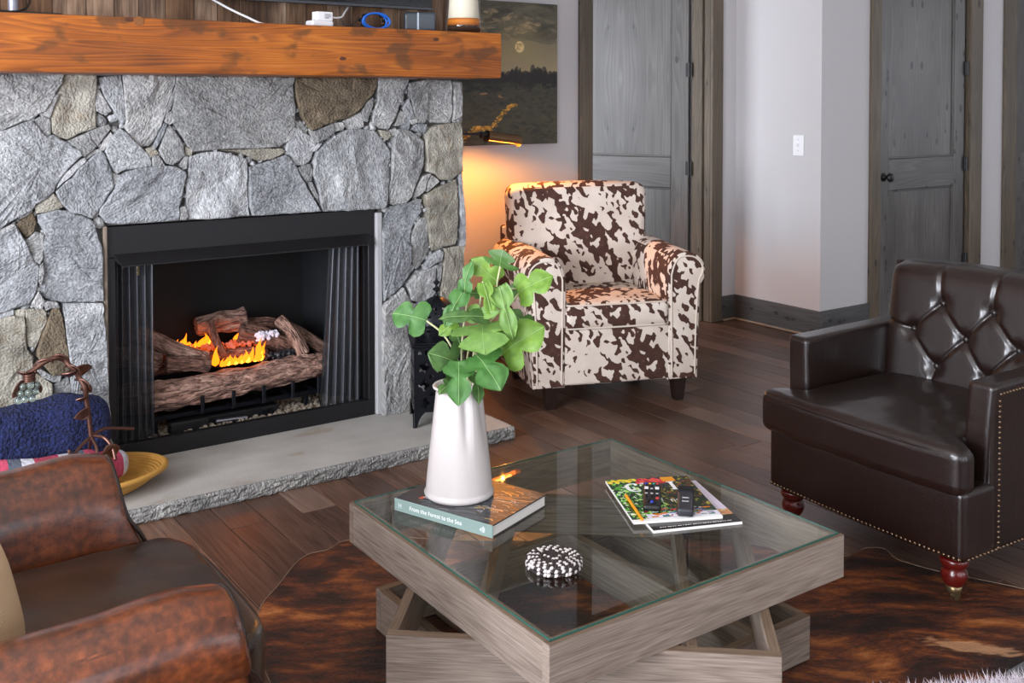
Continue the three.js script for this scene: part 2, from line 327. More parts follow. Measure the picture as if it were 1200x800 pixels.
// ---------------------------------------------------------------- the room
const BACK = -4.767, HALL = 5.12, FRONT = -4.08, TOP = 2.85, LEFT = -2.6, REAR = 3.2, RIGHT = 8.6;
{ // floor: boards laid towards the fireplace, each in view a piece of its own
  const f = structure('floor', 'dark brown wooden plank floor running towards the fireplace');
  mesh('floor_base', mapBox(at(new THREE.BoxGeometry(11.6, 0.1, 12), 3, -0.066, -2.5)), M.subfloor, f);
  const r = rng(5), W = 0.127, rest = [];
  for (let k = 0, x = LEFT; x < RIGHT; x += W, k++) {
    let z = -8.1 + r() * 1.2; let prev = -8.2;
    while (prev < REAR) {
      const z1 = Math.min(REAR, z), len = z1 - prev;
      if (len > 0.05) {
        const dy = (r() - 0.5) * 0.0008, g = mapBox(at(cbox(W - 0.0025, 0.016, len - 0.0025, 0.0014), x + W / 2, -0.008 + dy, (prev + z1) / 2), r() * 3, r() * 5);
        const vis = x > 0.85 && x < 7.0 && z1 > -4.7 && prev < -0.9 && (x > 1.4 || prev < -2);
        if (vis) mesh('plank', g, M.planks[Math.floor(r() * 4)], f); else rest.push(g);
      }
      prev = z1; z += 0.75 + r() * 0.9;
    }
  }
  mesh('planking', merge(rest), M.planks[0], f).userData = { kind: 'stuff' };
}
const wallBox = (x0, x1, y0, y1, z0, z1) => mapBox(at(new THREE.BoxGeometry(x1 - x0, y1 - y0, z1 - z0), (x0 + x1) / 2, (y0 + y1) / 2, (z0 + z1) / 2));
function wall(name, boxes, label, m = M.wall) { const o = mesh(name, merge(boxes.map((b) => wallBox(...b))), m, scene); o.userData = { kind: 'structure', label, category: name.split('_')[0] }; return o; }
const D1 = [3.875, 4.899], DH = 2.44;
wall('wall_back', [[LEFT, D1[0], 0, TOP, BACK - 0.16, BACK], [D1[0], D1[1], DH, TOP, BACK - 0.16, BACK], [D1[1], HALL + 0.12, 0, TOP, BACK - 0.16, BACK]], 'off white plaster wall behind the cow print armchair');
wall('wall_hall', [[HALL, HALL + 0.12, 0, TOP, BACK, FRONT - 0.12]], 'short bright plaster wall that carries the light switch');
const D2 = [5.66, 6.69], D3 = [7.235, 8.2];
wall('wall_right', [[HALL, D2[0], 0, TOP, FRONT - 0.12, FRONT], [D2[0], D2[1], DH, TOP, FRONT - 0.12, FRONT], [D2[1], D3[0], 0, TOP, FRONT - 0.12, FRONT], [D3[0], D3[1], DH, TOP, FRONT - 0.12, FRONT], [D3[1], RIGHT, 0, TOP, FRONT - 0.12, FRONT]], 'off white plaster wall around the panelled doors');
wall('wall_closet', [[HALL + 0.12, RIGHT, 0, TOP, BACK - 0.16, BACK - 0.06]], 'plain plaster wall behind the panelled doors');
wall('wall_bedroom', [[HALL + 0.3, HALL + 0.42, 0, TOP, -8.2, BACK - 0.16], [2.4, HALL + 0.42, 0, TOP, -8.3, -8.2]], 'plain plaster walls of the room beyond the open door');
wall('ceiling', [[LEFT - 0.15, RIGHT + 0.12, TOP, TOP + 0.12, -8.3, REAR + 0.15]], 'plain white ceiling', M.ceiling);
// outer walls with window openings
function holed(name, axis, where, from, to, wins, label) {
  const parts = [], t = 0.15; let p = from;
  const put = (a, b, y0, y1) => { if (b - a > 0.001 && y1 - y0 > 0.001) parts.push(axis === 'x' ? (where < 4 && name !== 'wall_rear' ? [where - t, where, y0, y1, a, b] : [where, where + t, y0, y1, a, b]) : [a, b, y0, y1, where, where + t]); };
  for (const w of wins) { const c = axis === 'x' ? w[3] : w[1], a = c - w[5] / 2, b = c + w[5] / 2; put(p, a, 0, TOP); put(a, b, 0, w[2] - w[6] / 2); put(a, b, w[2] + w[6] / 2, TOP); p = b; }
  put(p, to, 0, TOP); wall(name, parts, label);
}
holed('wall_east', 'x', RIGHT, -8.2, REAR + 0.15, WINDOWS.slice(7, 8), 'plaster wall with a window at the far end of the room');
holed('wall_left', 'x', LEFT, BACK - 0.16, REAR + 0.15, WINDOWS.slice(0, 3), 'plaster wall with three tall windows');
holed('wall_rear', 'z', REAR, LEFT - 0.15, RIGHT, WINDOWS.slice(3, 6), 'plaster wall with windows facing the fireplace');
holed('wall_bedside', 'x', 2.55, -8.2, BACK - 0.16, WINDOWS.slice(6, 7), 'plaster wall with a window in the room beyond the open door');
for (const [name, x, y, z, turn, w, h] of WINDOWS) {
  const o = structure(name, 'tall framed daylight window with muntins'); o.position.set(x, y, z); o.rotation.y = turn;
  const bars = [[-w / 2, -w / 2 + 0.06, -h / 2, h / 2], [w / 2 - 0.06, w / 2, -h / 2, h / 2], [-w / 2, w / 2, -h / 2, -h / 2 + 0.06], [-w / 2, w / 2, h / 2 - 0.06, h / 2]];
  bars.forEach((b) => mesh('window_frame', bb(...b, -0.09, 0.10), M.casing, o));
  mesh('muntin', bb(-0.02, 0.02, -h / 2, h / 2, 0.045, 0.085), M.casing, o);
  mesh('muntin', bb(-w / 2, w / 2, -0.02, 0.02, 0.045, 0.085), M.casing, o);
  mesh('pane', mapBox(at(new THREE.BoxGeometry(w - 0.1, h - 0.1, 0.004), 0, 0, -0.04)), M.pane, o);
}
// baseboards and the light shoe strip under them
function baseboard(name, x0, x1, z0, z1, label) { const o = mesh(name, merge([bb(x0, x1, 0.001, 0.160, z0, z1, 0.003, 0.3, 0.1, true)]), M.skirting, scene); o.userData = { kind: 'structure', label, category: 'baseboard' }; }
baseboard('baseboard_hall', HALL - 0.018, HALL, BACK + 0.018, FRONT + 0.018, 'grey stained baseboard under the light switch wall');
baseboard('baseboard_right', HALL, 5.578, FRONT, FRONT + 0.018, 'grey stained baseboard beside the knob side of the panelled door');
baseboard('baseboard_mid', 6.814, 7.095, FRONT, FRONT + 0.018, 'grey stained baseboard between two panelled doors');
baseboard('baseboard_back', 4.98, HALL, BACK, BACK + 0.018, 'short grey baseboard in the corner by the open door');
baseboard('baseboard_painting', 2.585, 3.795, BACK, BACK + 0.018, 'grey stained baseboard behind the cow print armchair');
{ const o = mesh('trim_1', merge([bb(HALL - 0.034, HALL - 0.018, 0.001, 0.014, BACK + 0.034, FRONT + 0.018, 0.004), bb(4.98, HALL - 0.018, 0.001, 0.014, BACK + 0.018, BACK + 0.034, 0.004)]), std({ color: col(0x8d7a68), roughness: 0.6 }), scene); o.userData = { kind: 'structure', label: 'thin pale shoe moulding along the corner baseboard', category: 'trim' }; }

// panelled doors
const pineV = (g) => g;
function leaf(o, w, hingeAtRight) {
  const t = 0.042, st = 0.122, H = 2.42, r = rng(Math.round(w * 1000) + (hingeAtRight ? 1 : 7));
  const b = (name, x0, x1, y0, y1, z0, z1, swap) => mesh(name, bb(x0, x1, y0, y1, z0, z1, 0.004, r() * 2, r() * 2, swap), M.pine, o);
  b('stile', 0, st, 0.008, H, -t, 0); b('stile', w - st, w, 0.008, H, -t, 0);
  for (const [a, c] of [[0.008, 0.205], [0.855, 1.058], [2.27, H]]) b('rail', st, w - st, a, c, -t, 0, true);
  for (const [a, c] of [[0.205, 0.855], [1.058, 2.27]]) {
    b('panel', st + 0.002, w - st - 0.002, a + 0.002, c - 0.002, -t + 0.01, -0.016);
    mesh('panel_moulding', merge([bb(st, st + 0.012, a, c, -0.018, -0.006), bb(w - st - 0.012, w - st, a, c, -0.018, -0.006), bb(st, w - st, a, a + 0.012, -0.018, -0.006, 0.003, 0, 0, true), bb(st, w - st, c - 0.012, c, -0.018, -0.006, 0.003, 0, 0, true)]), M.pine, o);
  }
}
function knob(o, x, y) {
  const k = mesh('knob', at(lathe([[0, 0], [0.026, 0], [0.028, 0.004], [0.024, 0.008], [0.011, 0.010], [0.010, 0.026], [0.018, 0.032], [0.027, 0.042], [0.029, 0.052], [0.024, 0.062], [0.012, 0.068], [0, 0.069]], 24), x, y, 0, Math.PI / 2), M.black, o);
  return k;
}
const hinge = (o, x, y, z = 0.004) => mesh('hinge', merge([at(new THREE.CylinderGeometry(0.008, 0.008, 0.10, 10), x, y, z), bb(x - 0.025, x, y - 0.045, y + 0.045, z - 0.006, z - 0.001), bb(x, x + 0.02, y - 0.045, y + 0.045, z - 0.006, z - 0.001)]), M.black, o);
function casings(o, x0, x1, z, wide0 = 0.1, wide1 = 0.1, deep = 0.16) { // x0..x1 is the clear opening
  const c = (n, ...a) => mesh(n, bb(...a), M.casing, o);
  c('casing', x0 - wide0, x0, 0.001, DH + 0.1, z, z + 0.022, 0.004, 0.2, 0.3); c('casing', x1, x1 + wide1, 0.001, DH + 0.1, z, z + 0.022, 0.004, 0.5, 0.9); c('casing', x0, x1, DH, DH + 0.1, z, z + 0.022, 0.004, 0.1, 0.1, true);
  c('jamb', x0 - 0.018, x0, 0.001, DH, z - deep, z, 0.002, 0.4, 0.2); c('jamb', x1, x1 + 0.018, 0.001, DH, z - deep, z, 0.002, 0.7, 0.4); c('jamb', x0, x1, DH, DH + 0.018 - 0.0195, z - deep, z);
}
{
  const d1 = structure('door_1', 'grey stained two panel pine door standing open behind the cow print armchair');
  casings(d1, 3.894, 4.880, BACK, 0.099, 0.1, 0.165);
  mesh('door_stop', bb(4.862, 4.880, 0.001, DH, BACK - 0.10, BACK - 0.055), M.casing, d1);
  const hub = new THREE.Group(); hub.name = 'door_leaf'; hub.position.set(4.862, 0, -4.942); hub.rotation.y = Math.atan2(-0.902, 0.43); d1.add(hub);
  // the leaf swings from its hinge: its local -x runs away from the hinge
  const inner = hub; const holder = new THREE.Group(); leaf(holder, 0.91, true);
  for (const c of [...holder.children]) { c.geometry = c.geometry.clone(); c.geometry.translate(-0.91, 0, 0.0); inner.add(c); }
  hinge(inner, 0.006, 1.635, 0.008); hinge(inner, 0.006, 0.989, 0.008); hinge(inner, 0.006, 0.30, 0.008);
  const d2 = structure('door_2', 'closed grey stained two panel pine door with black knob');
  casings(d2, 5.678, 6.672, FRONT, 0.1, 0.142, 0.12);
  const g2 = new THREE.Group(); leaf(g2, 0.965, false); for (const c of [...g2.children]) { c.geometry = c.geometry.clone(); c.geometry.translate(5.684, 0, FRONT - 0.012); d2.add(c); }
  const k = knob(d2, 5.752, 0.945); k.geometry.translate(0, 0, FRONT - 0.012);
  for (const y of [1.654, 1.0, 0.335]) hinge(d2, 6.656, y, FRONT + 0.004);
  const d3 = structure('door_3', 'closed panelled pine door past the narrow wall strip beside the knobbed door');
  casings(d3, 7.251, 8.18, FRONT, 0.156, 0.12, 0.12);
  const g3 = new THREE.Group(); leaf(g3, 0.92, false); for (const c of [...g3.children]) { c.geometry = c.geometry.clone(); c.geometry.translate(7.255, 0, FRONT - 0.012); d3.add(c); }
  for (const y of [1.654, 1.0, 0.335]) hinge(d3, 7.262, y, FRONT + 0.004);
}
{ // light switch
  const t = thing('light_switch', 'white toggle light switch plate on the bright plaster wall', 'light switch', [HALL, 1.159, -4.247], -Math.PI / 2);
  mesh('cover_plate', soft(0.082, 0.128, 0.008, 0.004), M.white, t); t.children[0].position.z = 0.004;
  mesh('toggle', at(mapBox(cbox(0.009, 0.018, 0.016, 0.002)), 0, 0.003, 0.012, -0.4), M.white, t);
  for (const y of [-0.033, 0.036]) mesh('screw', at(new THREE.CylinderGeometry(0.003, 0.003, 0.002, 10), 0, y, 0.0085, Math.PI / 2), M.paleMortar, t);
}

// ---------------------------------------------------------------- fireplace
const FX0 = 0.535, FX1 = 2.575, STONE_Z = -4.062, OPEN = [0.985, 2.118, 0.055, 0.968];
const STONES = [
  ['g',[0.545,1.533,0.833,1.533,0.829,1.503,0.811,1.466,0.788,1.431,0.770,1.404,0.747,1.392,0.730,1.376,0.702,1.371,0.679,1.359,0.646,1.344,0.602,1.327,0.542,1.316]],
  ['p',[0.811,1.459,0.820,1.462,0.802,1.422,0.790,1.382,0.770,1.391,0.776,1.407,0.794,1.435]],
  ['t',[0.838,1.533,0.951,1.533,0.948,1.466,0.947,1.409,0.946,1.345,0.925,1.336,0.886,1.321,0.851,1.303,0.821,1.310,0.798,1.329,0.796,1.373,0.802,1.416,0.820,1.466,0.835,1.503]],
  ['g',[0.951,1.485,0.963,1.479,0.984,1.437,1.005,1.402,0.974,1.393,0.953,1.406,0.947,1.440]],
  ['b',[0.960,1.523,1.040,1.533,1.049,1.460,1.051,1.363,1.042,1.354,1.026,1.383,1.002,1.424,0.978,1.469]],
  ['g',[1.050,1.533,1.245,1.533,1.245,1.510,1.224,1.450,1.204,1.387,1.194,1.361,1.181,1.325,1.161,1.286,1.142,1.271,1.107,1.268,1.072,1.308,1.057,1.340,1.057,1.363,1.055,1.440]],
  ['g',[1.255,1.533,1.734,1.533,1.726,1.503,1.734,1.450,1.737,1.397,1.733,1.337,1.710,1.309,1.691,1.267,1.658,1.250,1.566,1.249,1.460,1.252,1.408,1.250,1.356,1.245,1.319,1.242,1.292,1.263,1.273,1.300,1.253,1.331,1.237,1.354,1.234,1.400,1.244,1.467]],
  ['g',[1.248,1.500,1.238,1.460,1.224,1.410,1.207,1.387,1.228,1.450]],
  ['g',[1.211,1.387,1.227,1.397,1.237,1.357,1.220,1.351,1.204,1.361]],
  ['b',[1.197,1.351,1.210,1.348,1.194,1.309,1.177,1.273,1.164,1.257,1.161,1.267,1.181,1.309]],
  ['g',[1.223,1.344,1.243,1.318,1.262,1.287,1.272,1.264,1.275,1.227,1.255,1.208,1.232,1.195,1.206,1.203,1.190,1.226,1.183,1.250,1.197,1.292,1.210,1.331]],
  ['b',[1.035,1.334,1.063,1.311,1.094,1.275,1.113,1.258,1.135,1.238,1.148,1.205,1.147,1.189,1.093,1.187,1.055,1.182,1.024,1.164,1.012,1.181,1.000,1.213,0.985,1.249,0.994,1.278,1.007,1.303,1.020,1.322]],
  ['g',[0.925,1.324,0.992,1.348,1.001,1.335,0.973,1.300,0.955,1.275,0.937,1.298]],
  ['g',[0.853,1.290,0.922,1.320,0.934,1.298,0.949,1.272,0.930,1.251,0.909,1.235,0.900,1.242,0.894,1.258,0.868,1.278]],
  ['p',[1.001,1.319,1.007,1.309,0.995,1.284,0.976,1.256,0.964,1.262,0.979,1.291]],
  ['p',[0.915,1.232,0.936,1.250,0.961,1.259,0.970,1.249,0.942,1.244,0.918,1.223]],
  ['b',[0.542,1.313,0.646,1.335,0.693,1.355,0.730,1.367,0.744,1.352,0.764,1.320,0.781,1.308,0.798,1.314,0.821,1.297,0.850,1.284,0.862,1.271,0.891,1.255,0.897,1.239,0.873,1.218,0.849,1.193,0.826,1.163,0.808,1.136,0.799,1.111,0.775,1.091,0.738,1.071,0.721,1.048,0.675,1.026,0.620,0.990,0.538,0.948]],
  ['g',[0.741,1.370,0.767,1.385,0.787,1.373,0.790,1.342,0.790,1.320,0.781,1.314,0.761,1.333,0.747,1.352]],
  ['p',[0.810,1.120,0.825,1.148,0.849,1.178,0.891,1.220,0.909,1.229,0.912,1.216,0.879,1.186,0.855,1.159,0.834,1.144]],
  ['b',[0.810,1.111,0.840,1.137,0.867,1.155,0.888,1.186,0.918,1.210,0.948,1.241,0.967,1.250,0.976,1.240,0.988,1.211,1.000,1.172,1.005,1.136,1.008,1.117,0.980,1.077,0.958,1.039,0.934,1.006,0.895,1.024,0.859,1.030,0.845,1.046,0.825,1.073]],
  ['g',[1.009,1.168,1.024,1.158,1.037,1.157,1.030,1.138,1.021,1.126,1.011,1.129]],
  ['t',[0.738,1.059,0.799,1.099,0.816,1.076,0.830,1.053,0.810,1.045,0.775,1.038,0.743,1.034]],
  ['b',[0.746,1.024,0.781,1.032,0.813,1.039,0.842,1.034,0.865,1.020,0.898,1.011,0.922,0.997,0.940,0.980,0.945,0.941,0.960,0.908,0.966,0.860,0.967,0.731,0.967,0.690,0.903,0.697,0.838,0.704,0.791,0.713,0.768,0.724,0.754,0.742,0.749,0.770,0.764,0.815,0.764,0.871,0.765,0.924,0.768,0.964,0.749,0.996]],
  ['d',[0.675,0.995,0.723,1.038,0.732,1.025,0.737,0.997,0.731,0.970,0.722,0.958,0.708,0.953,0.694,0.969]],
  ['p',[0.586,0.965,0.658,1.000,0.667,0.996,0.641,0.979,0.586,0.953]],
  ['p',[0.681,1.029,0.721,1.048,0.723,1.041,0.687,1.019]],
  ['g',[0.705,0.935,0.737,0.963,0.762,0.955,0.762,0.909,0.759,0.872,0.750,0.851,0.736,0.864,0.719,0.894]],
  ['b',[0.537,0.939,0.636,0.974,0.669,0.990,0.680,0.971,0.697,0.936,0.713,0.894,0.733,0.858,0.747,0.835,0.740,0.786,0.734,0.750,0.717,0.724,0.694,0.708,0.644,0.695,0.594,0.683,0.535,0.669]],
  ['g',[0.750,0.838,0.758,0.850,0.761,0.816,0.752,0.776,0.746,0.789]],
  ['g',[0.722,0.708,0.743,0.746,0.760,0.713,0.754,0.689,0.734,0.694]],
  ['p',[0.561,0.678,0.660,0.693,0.660,0.675,0.561,0.657]],
  ['t',[0.669,0.686,0.697,0.689,0.694,0.662,0.671,0.671]],
  ['t',[0.535,0.648,0.660,0.669,0.693,0.656,0.698,0.575,0.703,0.540,0.720,0.513,0.723,0.472,0.742,0.441,0.782,0.410,0.783,0.249,0.535,0.235]],
  ['t',[0.702,0.685,0.756,0.685,0.768,0.671,0.770,0.637,0.753,0.602,0.741,0.566,0.732,0.548,0.709,0.555,0.704,0.589]],
  ['d',[0.791,0.684,0.811,0.679,0.823,0.646,0.828,0.605,0.836,0.540,0.842,0.508,0.844,0.460,0.838,0.430,0.818,0.445,0.788,0.440,0.760,0.482,0.740,0.516,0.743,0.544,0.755,0.583,0.770,0.618,0.779,0.648]],
  ['g',[0.760,0.704,0.777,0.708,0.803,0.702,0.812,0.685,0.785,0.688,0.771,0.681]],
  ['b',[0.829,0.693,0.967,0.677,0.972,0.602,0.977,0.505,0.982,0.375,0.987,0.212,0.860,0.226,0.850,0.425,0.853,0.475,0.842,0.555,0.834,0.620,0.829,0.664]],
  ['g',[0.728,0.474,0.754,0.461,0.783,0.438,0.815,0.436,0.811,0.412,0.788,0.415,0.754,0.439]],
  ['g',[0.794,0.399,0.841,0.420,0.849,0.390,0.857,0.230,0.789,0.239]],
  ['g',[1.157,1.228,1.174,1.227,1.196,1.193,1.157,1.191]],
  ['t',[1.132,1.254,1.158,1.260,1.177,1.237,1.157,1.231,1.148,1.225]],
  ['b',[1.033,1.154,1.062,1.169,1.103,1.180,1.151,1.182,1.199,1.187,1.238,1.182,1.265,1.168,1.278,1.160,1.281,1.140,1.271,1.101,1.264,1.068,1.257,1.041,1.256,0.978,1.187,0.976,1.091,0.976,1.029,0.977,0.985,0.983,0.973,1.003,0.961,1.017,0.964,1.036,0.989,1.066,1.017,1.107,1.024,1.129]],
  ['g',[1.279,1.220,1.289,1.220,1.285,1.177,1.275,1.174,1.262,1.191]],
  ['t',[1.285,1.257,1.309,1.246,1.305,1.226,1.285,1.230]],
  ['b',[1.295,1.216,1.356,1.231,1.418,1.233,1.477,1.217,1.527,1.202,1.530,1.171,1.526,1.105,1.529,1.036,1.536,0.977,1.458,0.975,1.371,0.974,1.303,0.978,1.293,1.002,1.287,1.050,1.291,1.116,1.298,1.166]],
  ['g',[1.263,1.021,1.280,1.023,1.290,0.986,1.280,0.976,1.263,0.978]],
  ['t',[1.418,1.243,1.566,1.242,1.676,1.243,1.691,1.228,1.676,1.218,1.632,1.202,1.584,1.197,1.552,1.208,1.530,1.219,1.488,1.234]],
  ['b',[1.541,1.170,1.584,1.179,1.632,1.191,1.691,1.211,1.706,1.206,1.732,1.170,1.754,1.130,1.785,1.075,1.811,1.038,1.834,0.990,1.842,0.975,1.712,0.976,1.601,0.976,1.554,0.976,1.540,1.018,1.537,1.087,1.540,1.136]],
  ['b',[1.706,1.263,1.737,1.315,1.752,1.326,1.782,1.304,1.812,1.275,1.832,1.256,1.816,1.224,1.800,1.186,1.774,1.172,1.739,1.173,1.721,1.210,1.695,1.224]],
  ['g',[1.740,1.337,1.763,1.351,1.794,1.318,1.786,1.304,1.759,1.319]],
  ['p',[1.695,1.270,1.729,1.330,1.740,1.322,1.710,1.277]],
  ['p',[1.801,1.318,1.813,1.314,1.832,1.267,1.820,1.264]],
  ['p',[1.816,1.228,1.839,1.256,1.851,1.256,1.828,1.231]],
  ['g',[1.751,1.159,1.804,1.171,1.812,1.146,1.808,1.106,1.788,1.100,1.766,1.133]],
  ['g',[1.792,1.093,1.808,1.096,1.838,1.037,1.842,1.008]],
  ['b',[1.824,1.181,1.835,1.224,1.871,1.255,1.914,1.283,1.966,1.308,1.994,1.315,2.059,1.310,2.100,1.309,2.117,1.297,2.133,1.275,2.163,1.244,2.184,1.214,2.179,1.150,2.171,1.094,2.166,1.019,2.157,0.986,2.145,0.968,2.005,0.972,1.865,0.974,1.850,1.000,1.846,1.043,1.831,1.102,1.819,1.127]],
  ['d',[1.742,1.533,2.068,1.533,2.118,1.533,2.113,1.491,2.093,1.465,2.060,1.428,2.027,1.399,1.978,1.366,1.926,1.359,1.887,1.345,1.848,1.328,1.809,1.318,1.790,1.343,1.763,1.397,1.749,1.450,1.741,1.485]],
  ['g',[1.817,1.310,1.859,1.320,1.906,1.341,1.914,1.316,1.910,1.301,1.875,1.280,1.839,1.263,1.828,1.289]],
  ['g',[1.910,1.341,1.950,1.344,1.962,1.330,1.954,1.319,1.918,1.309]],
  ['g',[1.966,1.352,2.006,1.369,2.043,1.387,2.055,1.358,2.055,1.325,2.026,1.318,1.990,1.318,1.966,1.330]],
  ['g',[2.047,1.395,2.072,1.428,2.097,1.450,2.097,1.417,2.076,1.376,2.072,1.350,2.059,1.354]],
  ['g',[2.126,1.532,2.270,1.530,2.253,1.484,2.253,1.454,2.223,1.416,2.205,1.371,2.188,1.334,2.176,1.315,2.134,1.323,2.105,1.342,2.100,1.365,2.113,1.409,2.126,1.450]],
  ['g',[2.275,1.514,2.380,1.531,2.375,1.469,2.371,1.423,2.370,1.366,2.357,1.343,2.322,1.343,2.309,1.362,2.296,1.412,2.283,1.461,2.279,1.492]],
  ['g',[2.384,1.531,2.501,1.528,2.506,1.462,2.506,1.392,2.501,1.341,2.393,1.342,2.379,1.373,2.375,1.431]],
  ['g',[2.510,1.524,2.552,1.517,2.561,1.450,2.556,1.368,2.528,1.356,2.510,1.349,2.519,1.411,2.519,1.470]],
  ['b',[2.248,1.405,2.274,1.442,2.287,1.408,2.300,1.359,2.278,1.355,2.253,1.390]],
  ['g',[2.214,1.330,2.227,1.371,2.240,1.390,2.265,1.374,2.257,1.348,2.244,1.333]],
  ['b',[2.248,1.321,2.261,1.348,2.274,1.363,2.283,1.344,2.278,1.317,2.270,1.310]],
  ['b',[2.291,1.309,2.313,1.332,2.366,1.331,2.366,1.308,2.353,1.297,2.322,1.301]],
  ['p',[2.274,1.370,2.304,1.362,2.317,1.343,2.291,1.336]],
  ['t',[2.134,1.308,2.176,1.300,2.184,1.281,2.163,1.270,2.142,1.286]],
  ['p',[2.188,1.307,2.210,1.315,2.214,1.292,2.192,1.285]],
  ['g',[2.201,1.266,2.214,1.307,2.244,1.314,2.278,1.302,2.309,1.282,2.344,1.255,2.348,1.201,2.343,1.163,2.334,1.125,2.317,1.087,2.295,1.042,2.273,1.002,2.256,0.987,2.200,0.979,2.183,0.988,2.175,1.037,2.183,1.093,2.196,1.149,2.196,1.213]],
  ['t',[2.366,1.289,2.388,1.315,2.433,1.326,2.547,1.340,2.556,1.234,2.556,1.116,2.528,1.101,2.491,1.080,2.441,1.082,2.410,1.110,2.370,1.123,2.365,1.181,2.361,1.247]],
  ['g',[2.299,1.008,2.325,1.064,2.348,1.097,2.383,1.107,2.365,1.070,2.356,1.036,2.321,1.011]],
  ['g',[2.392,1.099,2.419,1.083,2.428,1.071,2.370,1.031,2.374,1.062]],
  ['t',[2.361,1.012,2.410,1.037,2.500,1.063,2.523,1.078,2.532,1.019,2.532,0.920,2.528,0.842,2.514,0.784,2.454,0.777,2.396,0.763,2.387,0.798,2.378,0.861,2.369,0.912,2.374,0.950,2.361,0.978]],
  ['b',[2.537,1.093,2.551,1.100,2.565,0.997,2.574,0.878,2.574,0.767,2.546,0.762,2.541,0.802,2.551,0.900,2.546,0.998]],
  ['b',[2.187,0.969,2.269,0.979,2.321,0.995,2.343,0.990,2.343,0.940,2.316,0.911,2.299,0.882,2.285,0.841,2.285,0.745,2.281,0.665,2.246,0.623,2.190,0.583,2.152,0.561,2.148,0.757,2.149,0.907,2.170,0.943]],
  ['g',[2.316,0.884,2.338,0.906,2.365,0.908,2.374,0.861,2.378,0.814,2.382,0.760,2.351,0.720,2.333,0.698,2.316,0.685,2.298,0.702,2.294,0.783,2.299,0.840]],
  ['b',[2.355,0.693,2.391,0.736,2.436,0.759,2.450,0.746,2.445,0.712,2.400,0.696,2.360,0.673]],
  ['g',[2.298,0.644,2.320,0.661,2.364,0.676,2.422,0.690,2.440,0.681,2.436,0.634,2.422,0.597,2.404,0.564,2.364,0.537,2.320,0.538,2.285,0.550,2.272,0.597,2.267,0.620]],
  ['t',[2.459,0.761,2.523,0.764,2.560,0.765,2.560,0.642,2.559,0.483,2.555,0.329,2.472,0.348,2.440,0.556,2.445,0.634,2.459,0.699]],
  ['g',[2.147,0.535,2.246,0.604,2.272,0.555,2.302,0.525,2.364,0.518,2.418,0.535,2.431,0.526,2.458,0.346,2.457,0.058,2.283,0.058,2.141,0.059]],
  ['g',[2.472,0.336,2.559,0.317,2.563,0.058,2.471,0.058]],
  ['g',[2.409,0.555,2.427,0.577,2.431,0.537,2.418,0.539]],
];
